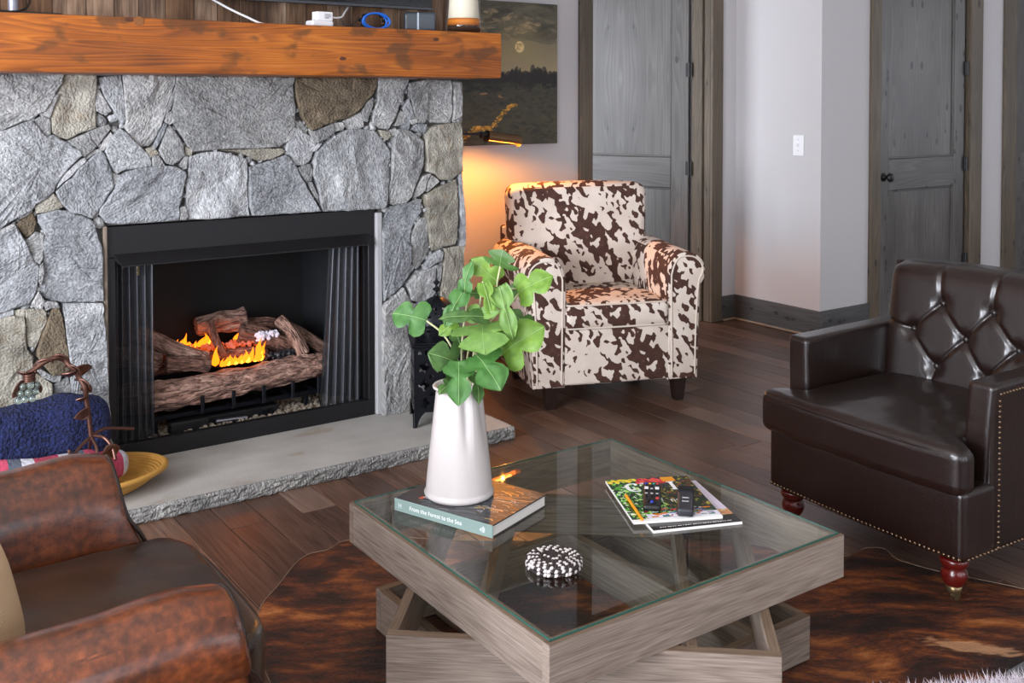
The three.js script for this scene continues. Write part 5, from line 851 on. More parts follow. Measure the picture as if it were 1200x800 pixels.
{ // fig stems in the vase
  const t = thing('fig_branch', 'artificial fig branches with lobed green leaves in the white vase', 'plant');
  STEMS.forEach((s) => { const q = s.map((p) => [...p]); if (q[0][1] < 0.7) { const base = [VX + (q[0][0] - VX) * 0.3, VY + 0.12, VZ + (q[0][2] - VZ) * 0.3]; q.unshift(base); } mesh('stem', tube(q, 0.0028, 40, 6), M.stem, t); });
  const half = [[0, 0.02], [0.015, 0.20], [-0.03, 0.32], [0.06, 0.44], [0.20, 0.50], [0.32, 0.46], [0.385, 0.32], [0.42, 0.20], [0.54, 0.33], [0.68, 0.38], [0.80, 0.31], [0.91, 0.17], [0.98, 0.05], [1, 0]];
  LEAVES.forEach(([b, e, wide, tone], n) => {
    const r = rng(50 + n), B = new THREE.Vector3(...b), E = new THREE.Vector3(...e), ax = E.clone().sub(B), L = ax.length() * 1.28; ax.normalize();
    const view = new THREE.Vector3(0, 1.45, 0).sub(B).normalize().add(new THREE.Vector3((r() - 0.5) * 0.7, 0.2 + r() * 0.5, (r() - 0.5) * 0.7)).normalize();
    const side = ax.clone().cross(view).normalize(), nor = side.clone().cross(ax).normalize();
    const pos = [], uv = [], idx = [], cols = 4, dense = [];
    for (let i = 0; i < half.length - 1; i++) for (let k = 0; k < 2; k++) { const t2 = k / 2; dense.push([lerp(half[i][0], half[i + 1][0], t2), lerp(half[i][1], half[i + 1][1], t2)]); } dense.push(half[half.length - 1]);
    dense.forEach(([s, w]) => { for (let c = -cols; c <= cols; c++) { const f = c / cols, ww = w * f * wide, ss = lerp(clamp(s, 0.02, 1), s, Math.abs(f)); const z = 0.10 * Math.abs(f) * w * wide - 0.10 * (ww * ww) * 2 + 0.10 * Math.sin(ss * 2.6) - 0.16 * ss * ss + 0.06 * N(ss * 3, f * 2, n) + 0.012 * Math.cos(f * 14); const v = B.clone().addScaledVector(ax, ss * L).addScaledVector(side, ww * L).addScaledVector(nor, z * L); pos.push(v.x, v.y, v.z); uv.push(ww * L + n * 0.07, ss * L + n * 0.03); } });
    const C = cols * 2 + 1; for (let i = 0; i < dense.length - 1; i++) for (let c = 0; c < C - 1; c++) { const a = i * C + c, q = a + C; idx.push(a, a + 1, q, q, a + 1, q + 1); }
    const g = new THREE.BufferGeometry(); g.setAttribute('position', new THREE.Float32BufferAttribute(pos, 3)); g.setAttribute('uv', new THREE.Float32BufferAttribute(uv, 2)); g.setIndex(idx); g.computeVertexNormals();
    const o = mesh('leaf', g, M.leaf[tone], t);
    const rib = dense.filter((_, i) => i % 3 === 0).map(([s], i) => { const k = Math.min(dense.length - 1, i * 3) * C + cols; return [pos[k * 3] + nor.x * 0.0006, pos[k * 3 + 1] + nor.y * 0.0006, pos[k * 3 + 2] + nor.z * 0.0006]; });
    mesh('midrib', tube(rib, 0.0006, 24, 5), M.rib, o);
  });
}
{ // coiled two-tone coaster
  const t = thing('coaster', 'round coiled black and white rope coaster on the glass', 'coaster', [1.472, GT, -1.936]);
  const W = [], K = [], r = rng(2);
  const bead = (a, rad, y, len, tilt, list) => { const g = new THREE.SphereGeometry(0.0048, 7, 5); g.scale(1, 0.9, len / 0.0048); list.push(at(g, rad * Math.cos(a), y, rad * Math.sin(a), tilt, -a, 0)); };
  for (const [rad, y] of [[0.0635, 0.0055], [0.0635, 0.0145], [0.058, 0.020], [0.049, 0.021], [0.040, 0.021], [0.031, 0.021], [0.022, 0.021], [0.013, 0.021], [0.005, 0.021]]) { const n = Math.max(4, Math.round(rad * 6.283 / 0.0085)); for (let i = 0; i < n; i++) bead(i / n * 6.2832 + rad * 40, rad, y, 0.0064, 0.55, (i % 2 === 0 || (r() < 0.12)) && !(rad < 0.036 && r() < 0.7) && r() < 0.85 ? W : K); }
  mesh('white_strand', merge(W), std({ color: col(0xcfc7c4), roughness: 0.6 }), t); mesh('black_strand', merge(K), std({ color: col(0x2e2322), roughness: 0.6 }), t);
  mesh('core', at(new THREE.CylinderGeometry(0.058, 0.060, 0.019, 40), 0, 0.0102, 0), M.black, t);
}
{ // two magazines, two remotes, a pencil
  const magazine = (label, x, z, turn, y, w, h, t, art) => { const m = thing('magazine', label, 'magazine', [x, y, z], turn); const g = new THREE.BoxGeometry(w, t, h, 12, 1, 12), p = g.attributes.position; for (let i = 0; i < p.count; i++) p.setY(i, p.getY(i) + t / 2); mesh('pages', mapBox(g), M.paper, m); const [pg, pm] = print(w, h, art, 0.22); mesh('cover_print', pg, pm, m).position.y = t + 0.0004; return m; };
  const low = canvasTex(640, 800, (c, W, H) => { c.fillStyle = '#d9cfe0'; c.fillRect(0, 0, W, H); const r = rng(6); c.fillStyle = '#c88a5c'; c.fillRect(0, 330, W, 330); for (let i = 0; i < 160; i++) { c.fillStyle = ['#b5652f', '#e0a060', '#6a7a34', '#8a4630', '#d8c090'][Math.floor(r() * 5)]; c.beginPath(); c.ellipse(r() * W * 0.92, 300 + r() * 380, 20 + r() * 40, 10 + r() * 22, r() * 3, 0, 7); c.fill(); } c.fillStyle = '#d9cfe0'; c.fillRect(W * 0.86, 0, W * 0.14, 560); c.fillStyle = '#201820'; c.font = 'bold 150px serif'; c.fillText('Y', 500, 170); c.fillStyle = '#17130f'; c.fillRect(0, 660, W, 140); c.fillStyle = '#e8e4de'; for (let x = 60; x < 580; x += 14 + (x * 7) % 18) c.fillRect(x, 756, 9 + (x * 3) % 7, 10); });
  const up = canvasTex(820, 800, (c, W, H) => { c.fillStyle = '#1d3a1c'; c.fillRect(0, 0, W, H); const r = rng(16);
    for (let i = 0; i < 900; i++) { const x = r() * W, y = r() * H; const left = x < W * 0.5; c.fillStyle = left ? ['#3c7c2c', '#5cae3e', '#86cc56', '#2a5c2a', '#b4e074', '#eef4e0', '#1c5a48'][Math.floor(r() * 7)] : ['#5a2c1c', '#8a4a2a', '#2c1a18', '#6b5a2a', '#a8a040', '#3a3a48', '#1c1618'][Math.floor(r() * 7)]; c.beginPath(); c.ellipse(x, y, 6 + r() * 24, 4 + r() * 12, r() * 3, 0, 7); c.fill(); }
    for (let i = 0; i < 70; i++) { c.fillStyle = ['#d8343a', '#e8524a', '#c02a40'][i % 3]; c.beginPath(); c.arc(W * (0.35 + r() * 0.4), 20 + r() * 80, 14 + r() * 16, 0, 7); c.fill(); } for (let i = 0; i < 40; i++) { c.fillStyle = ['#f2cc20', '#f8e050'][i % 2]; c.beginPath(); c.arc(r() * W * 0.35, r() * 70, 8 + r() * 16, 0, 7); c.fill(); }
    c.fillStyle = '#f0a020'; c.fillRect(W * 0.66, 0, 130, 90); c.fillStyle = '#fff'; c.font = 'bold 230px serif'; c.fillText('C', 130, 260); c.fillText('N', 300, 260); c.fillText('L', 560, 260);
    c.font = '92px sans-serif'; c.fillText('ngl', 470, 490); c.fillStyle = '#e8e4ee'; c.fillRect(150, 690, W - 150, 110); for (let i = 0; i < 90; i++) { c.fillStyle = ['#c03048', '#4a62b0', '#e07828', '#3a8a5a', '#8a86b0', '#ffffff'][Math.floor(r() * 6)]; c.fillRect(150 + r() * (W - 220), 590 + r() * 150, 20 + r() * 50, 8 + r() * 16); } c.fillStyle = '#fff'; c.fillRect(0, 770, W, 30); });
  // corners measured on the glass: the upper cover's long side runs from (1.903,-2.259) to (1.769,-1.995)
  const a1 = Math.atan2(-(-1.891 + 1.995), 1.984 - 1.769), a2 = Math.atan2(-(-1.852 + 1.941), 2.008 - 1.779);
  magazine('magazine with white margin and black foot, lying under the garden magazine', 1.958, -2.032, a2, GT, 0.245, 0.298, 0.007, low);
  magazine('glossy garden magazine with green leaves cover, topmost on the glass', 1.944, -2.073, a1, GT + 0.0080, 0.240, 0.292, 0.007, up);
  const MY = GT + 0.0160;
  const rem = (label, x, z, turn, w, l, h, m) => { const o = thing('remote_control', label, 'remote', [x, MY, z], turn); mesh('case', at(soft(w, h, l, Math.min(0.007, h * 0.45)), 0, h / 2, 0), m, o); return o; };
  const R1 = rem('black television remote with coloured buttons on the garden magazine', 1.912, -2.077, Math.atan2(-(1.961 - 1.831), -(-2.165 + 2.015)) + Math.PI, 0.048, 0.175, 0.017, M.black);
  R1.rotation.y = Math.atan2(1.848 - 1.982, -2.003 + 2.150);
  const cols = [0x3040b0, 0xe0b020, 0x2aa090, 0xd04040].map((h) => std({ color: col(h), roughness: 0.5 }));
  cols.forEach((m, i) => mesh('button', at(soft(0.007, 0.003, 0.005, 0.0012), -0.0155 + i * 0.0104, 0.0178, -0.068), m, R1));
  const key = soft(0.0075, 0.003, 0.0055, 0.0012); for (let row = 0; row < 8; row++) for (let k = 0; k < 3; k++) { if ((row === 1 || row === 2) && k !== 1) continue; mesh('button', at(key.clone(), -0.0145 + k * 0.0145, 0.0178, -0.054 + row * 0.0115), row % 3 === 2 ? M.paleMortar : M.iron, R1); }
  for (const s of [-1, 1]) mesh('button', at(soft(0.011, 0.003, 0.014, 0.0012), s * 0.0145, 0.0178, -0.036), M.white, R1);
  mesh('power_button', at(new THREE.CylinderGeometry(0.0048, 0.0048, 0.003, 16), 0.0145, 0.0178, 0.036), cols[3], R1); mesh('navigation_ring', at(new THREE.TorusGeometry(0.011, 0.002, 8, 24), 0, 0.0172, 0.064, Math.PI / 2), M.iron, R1); mesh('navigation_button', at(new THREE.SphereGeometry(0.005, 12, 8), 0, 0.0168, 0.064), cols[0], R1);
  const R2 = rem('small plain charcoal remote beside the television remote', 1.958, -1.995, 0, 0.043, 0.165, 0.022, std({ color: col(0x2c2d33), roughness: 0.35 }));
  R2.rotation.y = Math.atan2(1.897 - 2.019, -1.933 + 2.056);
  for (const z of [0.005, 0.03]) mesh('button', at(soft(0.018, 0.002, 0.004, 0.0008), 0, 0.0225, z), M.paleMortar, R2);
  mesh('slide_cover', at(soft(0.0425, 0.003, 0.04, 0.001), 0, 0.0222, -0.06), M.iron, R2);
  const pn = thing('pencil', 'orange yellow pencil lying on the garden magazine', 'pencil', [1.832, MY + 0.004, -2.062], Math.atan2(1.791 - 1.872, -1.982 + 2.143));
  mesh('shaft', at(new THREE.CylinderGeometry(0.004, 0.004, 0.165, 6), 0, 0, 0.006, Math.PI / 2), std({ color: col(0xf09a18), roughness: 0.4 }), pn);
  mesh('tip', at(new THREE.ConeGeometry(0.004, 0.014, 6), 0, 0, -0.0835, -Math.PI / 2), std({ color: col(0xe8c890), roughness: 0.7 }), pn);
}
// ---------------------------------------------------------------- lantern on the hearth
{
  const HB = 0.105, t = thing('lantern', 'black pierced metal lantern with onion dome on the hearth', 'lantern', [2.301, 0.0555, -3.868], -0.446);
  const panelShape = () => { const s = new THREE.Shape(); s.moveTo(-HB, 0.065); s.lineTo(-HB, 0.345); s.lineTo(HB, 0.345); s.lineTo(HB, 0.065); s.lineTo(-HB, 0.065);
    const hole = (cx, cy, rx, ry, k, ph) => { const h = new THREE.Path(); const n = 20; for (let i = 0; i <= n; i++) { const a = i / n * 6.2832, q = 1 + 0.28 * Math.cos(k * a + ph); const x = cx + rx * q * Math.cos(a), y = cy + ry * q * Math.sin(a); i ? h.lineTo(x, y) : h.moveTo(x, y); } s.holes.push(h); };
    for (let j = 0; j < 3; j++) for (let i = 0; i < 3; i++) { const cx = -0.062 + i * 0.062, cy = 0.105 + j * 0.075; hole(cx, cy, 0.020, 0.020, (i + j) % 2 ? 4 : 5, 0.4 * i); }
    for (let j = 0; j < 2; j++) for (let i = 0; i < 2; i++) hole(-0.031 + i * 0.062, 0.1425 + j * 0.075, 0.009, 0.009, 3, 1);
    for (let i = 0; i < 7; i++) hole(-0.081 + i * 0.027, 0.318, 0.007, 0.009, 3, 1.57);
    return s; };
  const pg = new THREE.ExtrudeGeometry(panelShape(), { depth: 0.003, bevelEnabled: false });
  for (let k = 0; k < 4; k++) { const o = mesh('pierced_panel', pg, M.iron, t); o.rotation.y = k * Math.PI / 2; o.position.set(Math.sin(k * Math.PI / 2) * (HB - 0.003), 0, Math.cos(k * Math.PI / 2) * (HB - 0.003)); }
  for (const [sx, sz] of [[-1, -1], [1, -1], [-1, 1], [1, 1]]) { const f = new THREE.Shape(); f.moveTo(0, 0); f.lineTo(0.012, 0); f.bezierCurveTo(0.020, 0.03, 0.022, 0.045, 0.05, 0.068); f.lineTo(0, 0.068); const g = new THREE.ExtrudeGeometry(f, { depth: 0.003, bevelEnabled: false }); const a = g.clone(); a.scale(-sx, 1, 1); a.translate(sx * HB, 0, sz * HB - 0.0015); const b = g.clone(); b.scale(-sz, 1, 1); b.rotateY(-Math.PI / 2); b.translate(sx * HB - 0.0015, 0, sz * HB); mesh('foot', merge([a, b]), M.iron, t); }
  mesh('ledge', merge([bb(-0.118, 0.118, 0.345, 0.352, -0.118, 0.118, 0.002), bb(-0.112, 0.112, 0.338, 0.345, -0.112, 0.112, 0.002), bb(-0.108, 0.108, 0.352, 0.360, -0.108, 0.108, 0.002)]), M.iron, t);
  // pierced onion dome: a lathed shell with cells left open
  const prof = (u) => { const y = 0.360 + u * 0.18; const r = u < 0.35 ? lerp(0.088, 0.096, Math.sin(u / 0.35 * 1.57)) : 0.096 * Math.pow(Math.cos((u - 0.35) / 0.65 * 1.57), 0.62) + 0.004; return [r, y]; };
  const nu = 36, nv = 72, pos = [], idx = [];
  for (let i = 0; i <= nu; i++) { const [r, y] = prof(i / nu); for (let j = 0; j < nv; j++) { const a = j / nv * 6.2832, q = r * (1 + 0.035 * Math.cos(a * 6)); pos.push(q * Math.cos(a), y, q * Math.sin(a)); } }
  for (let i = 0; i < nu; i++) for (let j = 0; j < nv; j++) { const ri = i % 6, rj = (j + (Math.floor(i / 6) % 2) * 3) % 6; if (i > 2 && i < 31 && ((ri === 2 && rj >= 1 && rj <= 2) || (ri === 3 && rj >= 1 && rj <= 2) || (ri === 5 && rj === 4))) continue; const a = i * nv + j, b = i * nv + (j + 1) % nv; idx.push(a, a + nv, b, b, a + nv, b + nv); }
  const g = new THREE.BufferGeometry(); g.setAttribute('position', new THREE.Float32BufferAttribute(pos, 3)); g.setIndex(idx); g.computeVertexNormals();
  mesh('pierced_dome', g, std({ color: col(0x1a1c22), roughness: 0.38, metalness: 0.6, side: THREE.DoubleSide }), t);
  mesh('finial', lathe([[0.0, 0.535], [0.012, 0.537], [0.006, 0.545], [0.004, 0.558], [0.016, 0.566], [0.018, 0.570], [0.008, 0.577], [0.004, 0.586], [0.014, 0.596], [0.015, 0.600], [0.006, 0.607], [0.003, 0.62], [0.004, 0.64], [0.0, 0.665]], 20), M.iron, t);
  mesh('base_plate', bb(-HB + 0.004, HB - 0.004, 0.066, 0.070, -HB + 0.004, HB - 0.004), M.iron, t);
}
// ---------------------------------------------------------------- brass pharmacy lamp between the fireplace and the armchair
{
  const t = thing('reading_lamp', 'bronze trough shade floor lamp lit behind the fireplace corner', 'lamp', [2.73, 0, -4.50]);
  const bronze = std({ color: col(0x4a3826), roughness: 0.4, metalness: 0.7 });
  mesh('base', lathe([[0, 0.002], [0.125, 0.002], [0.128, 0.010], [0.118, 0.018], [0.03, 0.026], [0.014, 0.036], [0, 0.036]], 40), bronze, t);
  mesh('pole', at(new THREE.CylinderGeometry(0.009, 0.009, 1.24, 14), 0, 0.65, 0), bronze, t);
  mesh('arm', tube([[0, 1.262, 0], [0.06, 1.266, 0.02], [0.14, 1.268, 0.045], [0.20, 1.264, 0.05]], 0.006, 20, 8), M.black, t);
  mesh('socket', at(new THREE.CylinderGeometry(0.016, 0.014, 0.05, 16), 0.205, 1.262, 0.05, 0, 0, Math.PI / 2 + 0.13), M.black, t);
  // cylinder shade lying on its side with a slot open downwards
  const tr = new THREE.Group(); tr.name = 'shade'; tr.position.set(0.318, 1.240, 0.05); tr.rotation.z = -0.13; t.add(tr);
  const shell = (r, l) => { const g = new THREE.CylinderGeometry(r, r, l, 36, 1, true, -Math.PI * 0.70, Math.PI * 1.40); g.rotateZ(Math.PI / 2); g.rotateX(-Math.PI / 2); return g; };
  mesh('shade_shell', shell(0.0315, 0.205), std({ color: col(0x6a5238), roughness: 0.38, metalness: 0.6, side: THREE.DoubleSide }), tr);
  mesh('shade_lining', shell(0.0295, 0.203), std({ color: col(0xe8c890), roughness: 0.5, side: THREE.DoubleSide }), tr);
  for (const s of [-1, 1]) { const e = new THREE.CircleGeometry(0.0315, 28); e.rotateY(Math.PI / 2); e.translate(s * 0.1022, 0, 0); mesh('shade_end', e, std({ color: col(0x4a3826), roughness: 0.45, metalness: 0.6, side: THREE.DoubleSide }), tr); }
  mesh('bulb', at(new THREE.CapsuleGeometry(0.009, 0.10, 6, 12), 0, -0.008, 0, 0, 0, Math.PI / 2), std({ color: col(0xffe0b0), emissive: col(0xffb050), emissiveIntensity: 8 }), tr);
  const l = new THREE.PointLight(0xff9c38, 1.9, 0, 2); l.name = 'lamp_light'; l.castShadow = true; l.shadow.radius = 0.4; l.position.set(2.73 + 0.318, 1.240 - 0.008, -4.45); scene.add(l);
}
// ---------------------------------------------------------------- painting
{
  const art = canvasTex(1024, 900, (c, W, H) => {
    const r = rng(61), g = c.createLinearGradient(0, 0, 0, H); g.addColorStop(0, '#5a5546'); g.addColorStop(0.25, '#80765c'); g.addColorStop(0.48, '#a39470'); g.addColorStop(0.52, '#3f3b31'); g.addColorStop(1, '#4a4737'); c.fillStyle = g; c.fillRect(0, 0, W, H);
    const blob = (x, y, rx, ry, s, a) => { c.globalAlpha = a; c.fillStyle = s; c.beginPath(); c.ellipse(x, y, rx, ry, (r() - 0.5) * 0.8, 0, 7); c.fill(); c.globalAlpha = 1; };
    for (let i = 0; i < 240; i++) blob(r() * W, r() * H * 0.26, 20 + r() * 70, 8 + r() * 22, ['#3a372d', '#544c3c', '#746a54', '#44443a'][Math.floor(r() * 4)], 0.35);
    for (let i = 0; i < 60; i++) blob(W * (0.2 + 0.65 * r()), H * (0.06 + 0.16 * r()), 8 + r() * 32, 4 + r() * 10, ['#c8a878', '#ac9470', '#dcb888'][Math.floor(r() * 3)], 0.32);
    const mx = (3.355 - 2.72) / 0.9 * W, my = (1.982 - 1.735) / 0.789 * H;
    for (let i = 12; i > 0; i--) blob(mx, my, 30 + i * 16, 32 + i * 15, '#a8946a', 0.07);
    blob(mx, my, 35, 36, '#efd698', 1); for (let i = 0; i < 24; i++) blob(mx + (r() - 0.5) * 46, my + (r() - 0.5) * 46, 4 + r() * 8, 4 + r() * 7, ['#a98c54', '#d4b878'][i % 2], 0.4);
    for (let i = 0; i < 420; i++) { const x = r() * W, top = H * (0.545 - 0.02 * Math.sin(x * 0.011) - r() * 0.05 - (x > 0.8 * W ? 0.03 : 0)); blob(x, top + r() * 60, 6 + r() * 18, 14 + r() * 26, ['#15140f', '#1d1b14', '#23201a'][Math.floor(r() * 3)], 0.6); }
    for (let i = 0; i < 900; i++) blob(r() * W, H * (0.57 + r() * 0.43), 6 + r() * 30, 2 + r() * 10, ['#2e2f22', '#444329', '#26271e', '#524f31', '#3a3c2e'][Math.floor(r() * 5)], 0.45);
    for (let i = 0; i < 300; i++) { const u = r(), x = W * (0.30 + 0.38 * u), y = H * (0.965 - 0.23 * u - 0.03 * Math.sin(u * 9)); blob(x + (r() - 0.5) * 60 * (1 - u * 0.6), y + (r() - 0.5) * 34 * (1 - u * 0.6), 3 + r() * 10, 2 + r() * 5, ['#d89a2c', '#f0c050', '#b47820', '#7a5a20'][Math.floor(r() * 4)], 0.75); }
    for (const [x, y, w2] of [[0.44, 0.645, 30], [0.56, 0.665, 18]]) blob(W * x, H * y, w2, 7, '#a87a4a', 0.8);
    c.strokeStyle = '#15140f'; c.lineWidth = 3; c.beginPath(); c.moveTo(W * 0.86, H * 0.965); for (let i = 0; i < 9; i++) c.lineTo(W * 0.86 + i * 9, H * (0.965 - 0.012 * (i % 2))); c.stroke();
  });
  const t = thing('painting', 'unframed canvas of a moonlit marsh hanging behind the mantel', 'painting', [3.17, 1.5875, BACK]);
  mesh('canvas', bb(-0.45, 0.45, -0.3945, 0.3945, 0.002, 0.034, 0.003), std({ color: col(0x2c281f), roughness: 0.8 }), t);
  const q = mesh('painted_face', new THREE.PlaneGeometry(0.896, 0.785), std({ map: art, roughness: 0.55 }), t); q.position.z = 0.0346;
}
// ---------------------------------------------------------------- things on the mantel
const MT = 1.7378;
{
  const tv = thing('television', 'flat black television mounted above the mantel beam', 'television', [1.72, 1.835, -3.965]);
  mesh('bezel', bb(-0.615, 0.615, 0, 0.71, -0.03, 0.01, 0.004), M.black, tv);
  mesh('screen', bb(-0.605, 0.605, 0.014, 0.70, 0.009, 0.0108, 0.0005), phys({ color: col(0x060608), roughness: 0.12 }), tv);
  mesh('trim_strip', bb(-0.615, 0.615, -0.001, 0.010, 0.006, 0.013, 0.001), std({ color: col(0x45464a), roughness: 0.35, metalness: 0.6 }), tv);
  mesh('wall_mount', bb(-0.16, 0.16, 0.22, 0.50, -0.118, -0.028, 0.004), M.black, tv);
  const sp = thing('speaker', 'small dark grey rounded speaker under the television corner', 'speaker', [2.285, MT, -3.98], -0.5);
  mesh('body', at(soft(0.14, 0.086, 0.09, 0.014), 0, 0.0432, 0), std({ color: col(0x3a4148), roughness: 0.35 }), sp);
  mesh('edge_strip', bb(-0.012, -0.004, 0.004, 0.083, 0.0445, 0.0462, 0.0006), std({ color: col(0xa8b4bf), roughness: 0.3, metalness: 0.6 }), sp);
  // layered sand glass
  const g = thing('sand_glass', 'clear glass vessel with layered white, amber and brown sand on the mantel end', 'glass vessel', [2.462, MT, -3.90]);
  mesh('brown_layer', lathe([[0, 0.006], [0.074, 0.006], [0.072, 0.030], [0, 0.030]], 40), std({ color: col(0x5c3a1e), roughness: 0.9, map: rustMap }), g);
  mesh('amber_layer', lathe([[0, 0.0303], [0.072, 0.0303], [0.069, 0.062], [0, 0.066]], 40), std({ color: col(0xc8741c), roughness: 0.9 }), g);
  mesh('white_layer', lathe([[0, 0.0663], [0.069, 0.0623], [0.060, 0.19], [0, 0.19]], 40), std({ color: col(0xd9d2bd), roughness: 0.9 }), g);
  mesh('glass_wall', lathe([[0, 0.001], [0.080, 0.001], [0.079, 0.03], [0.066, 0.24], [0.070, 0.26]], 48), M.pane, g);
  const d = one('glass_cylinder', at(lathe([[0, 0.001], [0.030, 0.001], [0.030, 0.25]], 32), 2.528, MT, -4.03), M.pane, 'slim clear glass cylinder behind the sand glass', 'glass vessel');
  // power adapter, plug and cables
  const a = thing('power_adapter', 'white power adapter lying under the television', 'adapter', [1.775, MT, -3.90], 0.1);
  mesh('brick', at(soft(0.098, 0.024, 0.06, 0.008), 0, 0.012, 0), M.white, a);
  const b = thing('plug_box', 'small white box with printed label stacked on the adapter', 'adapter', [1.790, MT + 0.0245, -3.905], 0.1);
  mesh('case', at(soft(0.072, 0.036, 0.045, 0.004), 0, 0.018, 0), M.white, b);
  const lab = canvasTex(128, 64, (c) => { c.fillStyle = '#d4d4d8'; c.fillRect(0, 0, 128, 64); c.fillStyle = '#55555c'; for (let y = 10; y < 60; y += 12) c.fillRect(20, y, 60 + (y * 7) % 40, 5); });
  const lq = mesh('printed_label', new THREE.PlaneGeometry(0.036, 0.022), std({ map: lab, roughness: 0.6 }), b); lq.position.set(0.012, 0.019, 0.0228);
  one('white_cable', tube([[1.37, 1.84, -4.02], [1.44, 1.80, -4.0], [1.50, 1.768, -3.97], [1.545, 1.744, -3.94], [1.60, 1.7425, -3.95]], 0.0045, 40, 8), M.white, 'white cable hanging to the mantel beside the adapter', 'cable');
  one('white_plug_cable', tube([[1.828, 1.778, -3.905], [1.86, 1.778, -3.91], [1.89, 1.786, -3.93], [1.92, 1.806, -3.97], [1.97, 1.84, -4.03]], 0.004, 40, 8), M.white, 'white cable running from the small labelled box up behind the television', 'cable');
  const loops = []; for (let i = 0; i <= 90; i++) { const u = i / 90 * 2.6, q = u * 6.2832; loops.push([2.045 + 0.058 * Math.cos(q) + 0.006 * Math.sin(q * 1.7), MT + 0.037 + 0.032 * Math.sin(q), -3.93 + 0.010 * Math.sin(q * 0.6)]); }
  one('blue_cable', tube(loops, 0.0042, 220, 7), std({ color: col(0x1f66c8), roughness: 0.4 }), 'coil of blue network cable under the television', 'cable');
  const lb = loops.map(([x, y, z]) => [x + 0.012 * Math.sin(y * 300), y * 1.0 + 0.0025, z - 0.018]).slice(0, 60);
  one('black_cable', tube(lb, 0.0032, 160, 7), M.black, 'black cable coiled behind the blue cable', 'cable');
  one('thin_black_wire', tube([[1.93, 1.835, -4.04], [1.935, 1.775, -4.03], [1.955, 1.752, -4.01], [1.975, 1.765, -3.99], [1.995, 1.79, -3.985]], 0.0022, 40, 6), M.black, 'thin black wire looping below the television', 'wire');
  one('loose_black_cable', tube([[0.50, 1.748, -3.86], [0.60, 1.742, -3.85], [0.66, 1.746, -3.87], [0.70, 1.775, -3.93], [0.72, 1.83, -4.02]], 0.0042, 50, 7), M.black, 'black cable curving on the far end of the mantel away from the sand glass', 'cable');
  one('flat_black_strip', bb(0.66, 0.79, MT, MT + 0.005, -3.86, -3.84, 0.001), M.black, 'thin flat black strip lying on the mantel edge', 'strip');
  const pp = thing('metal_pipe', 'short grey metal pipe against the barn boards above the mantel', 'pipe', [0.665, MT, -4.02]);
  mesh('tube', at(new THREE.CylinderGeometry(0.018, 0.018, 0.4, 18), 0, 0.2, 0), std({ color: col(0x9a9ca6), roughness: 0.35, metalness: 0.7 }), pp); mesh('collar', at(new THREE.CylinderGeometry(0.022, 0.022, 0.012, 18), 0, 0.0062, 0), M.iron, pp);
}
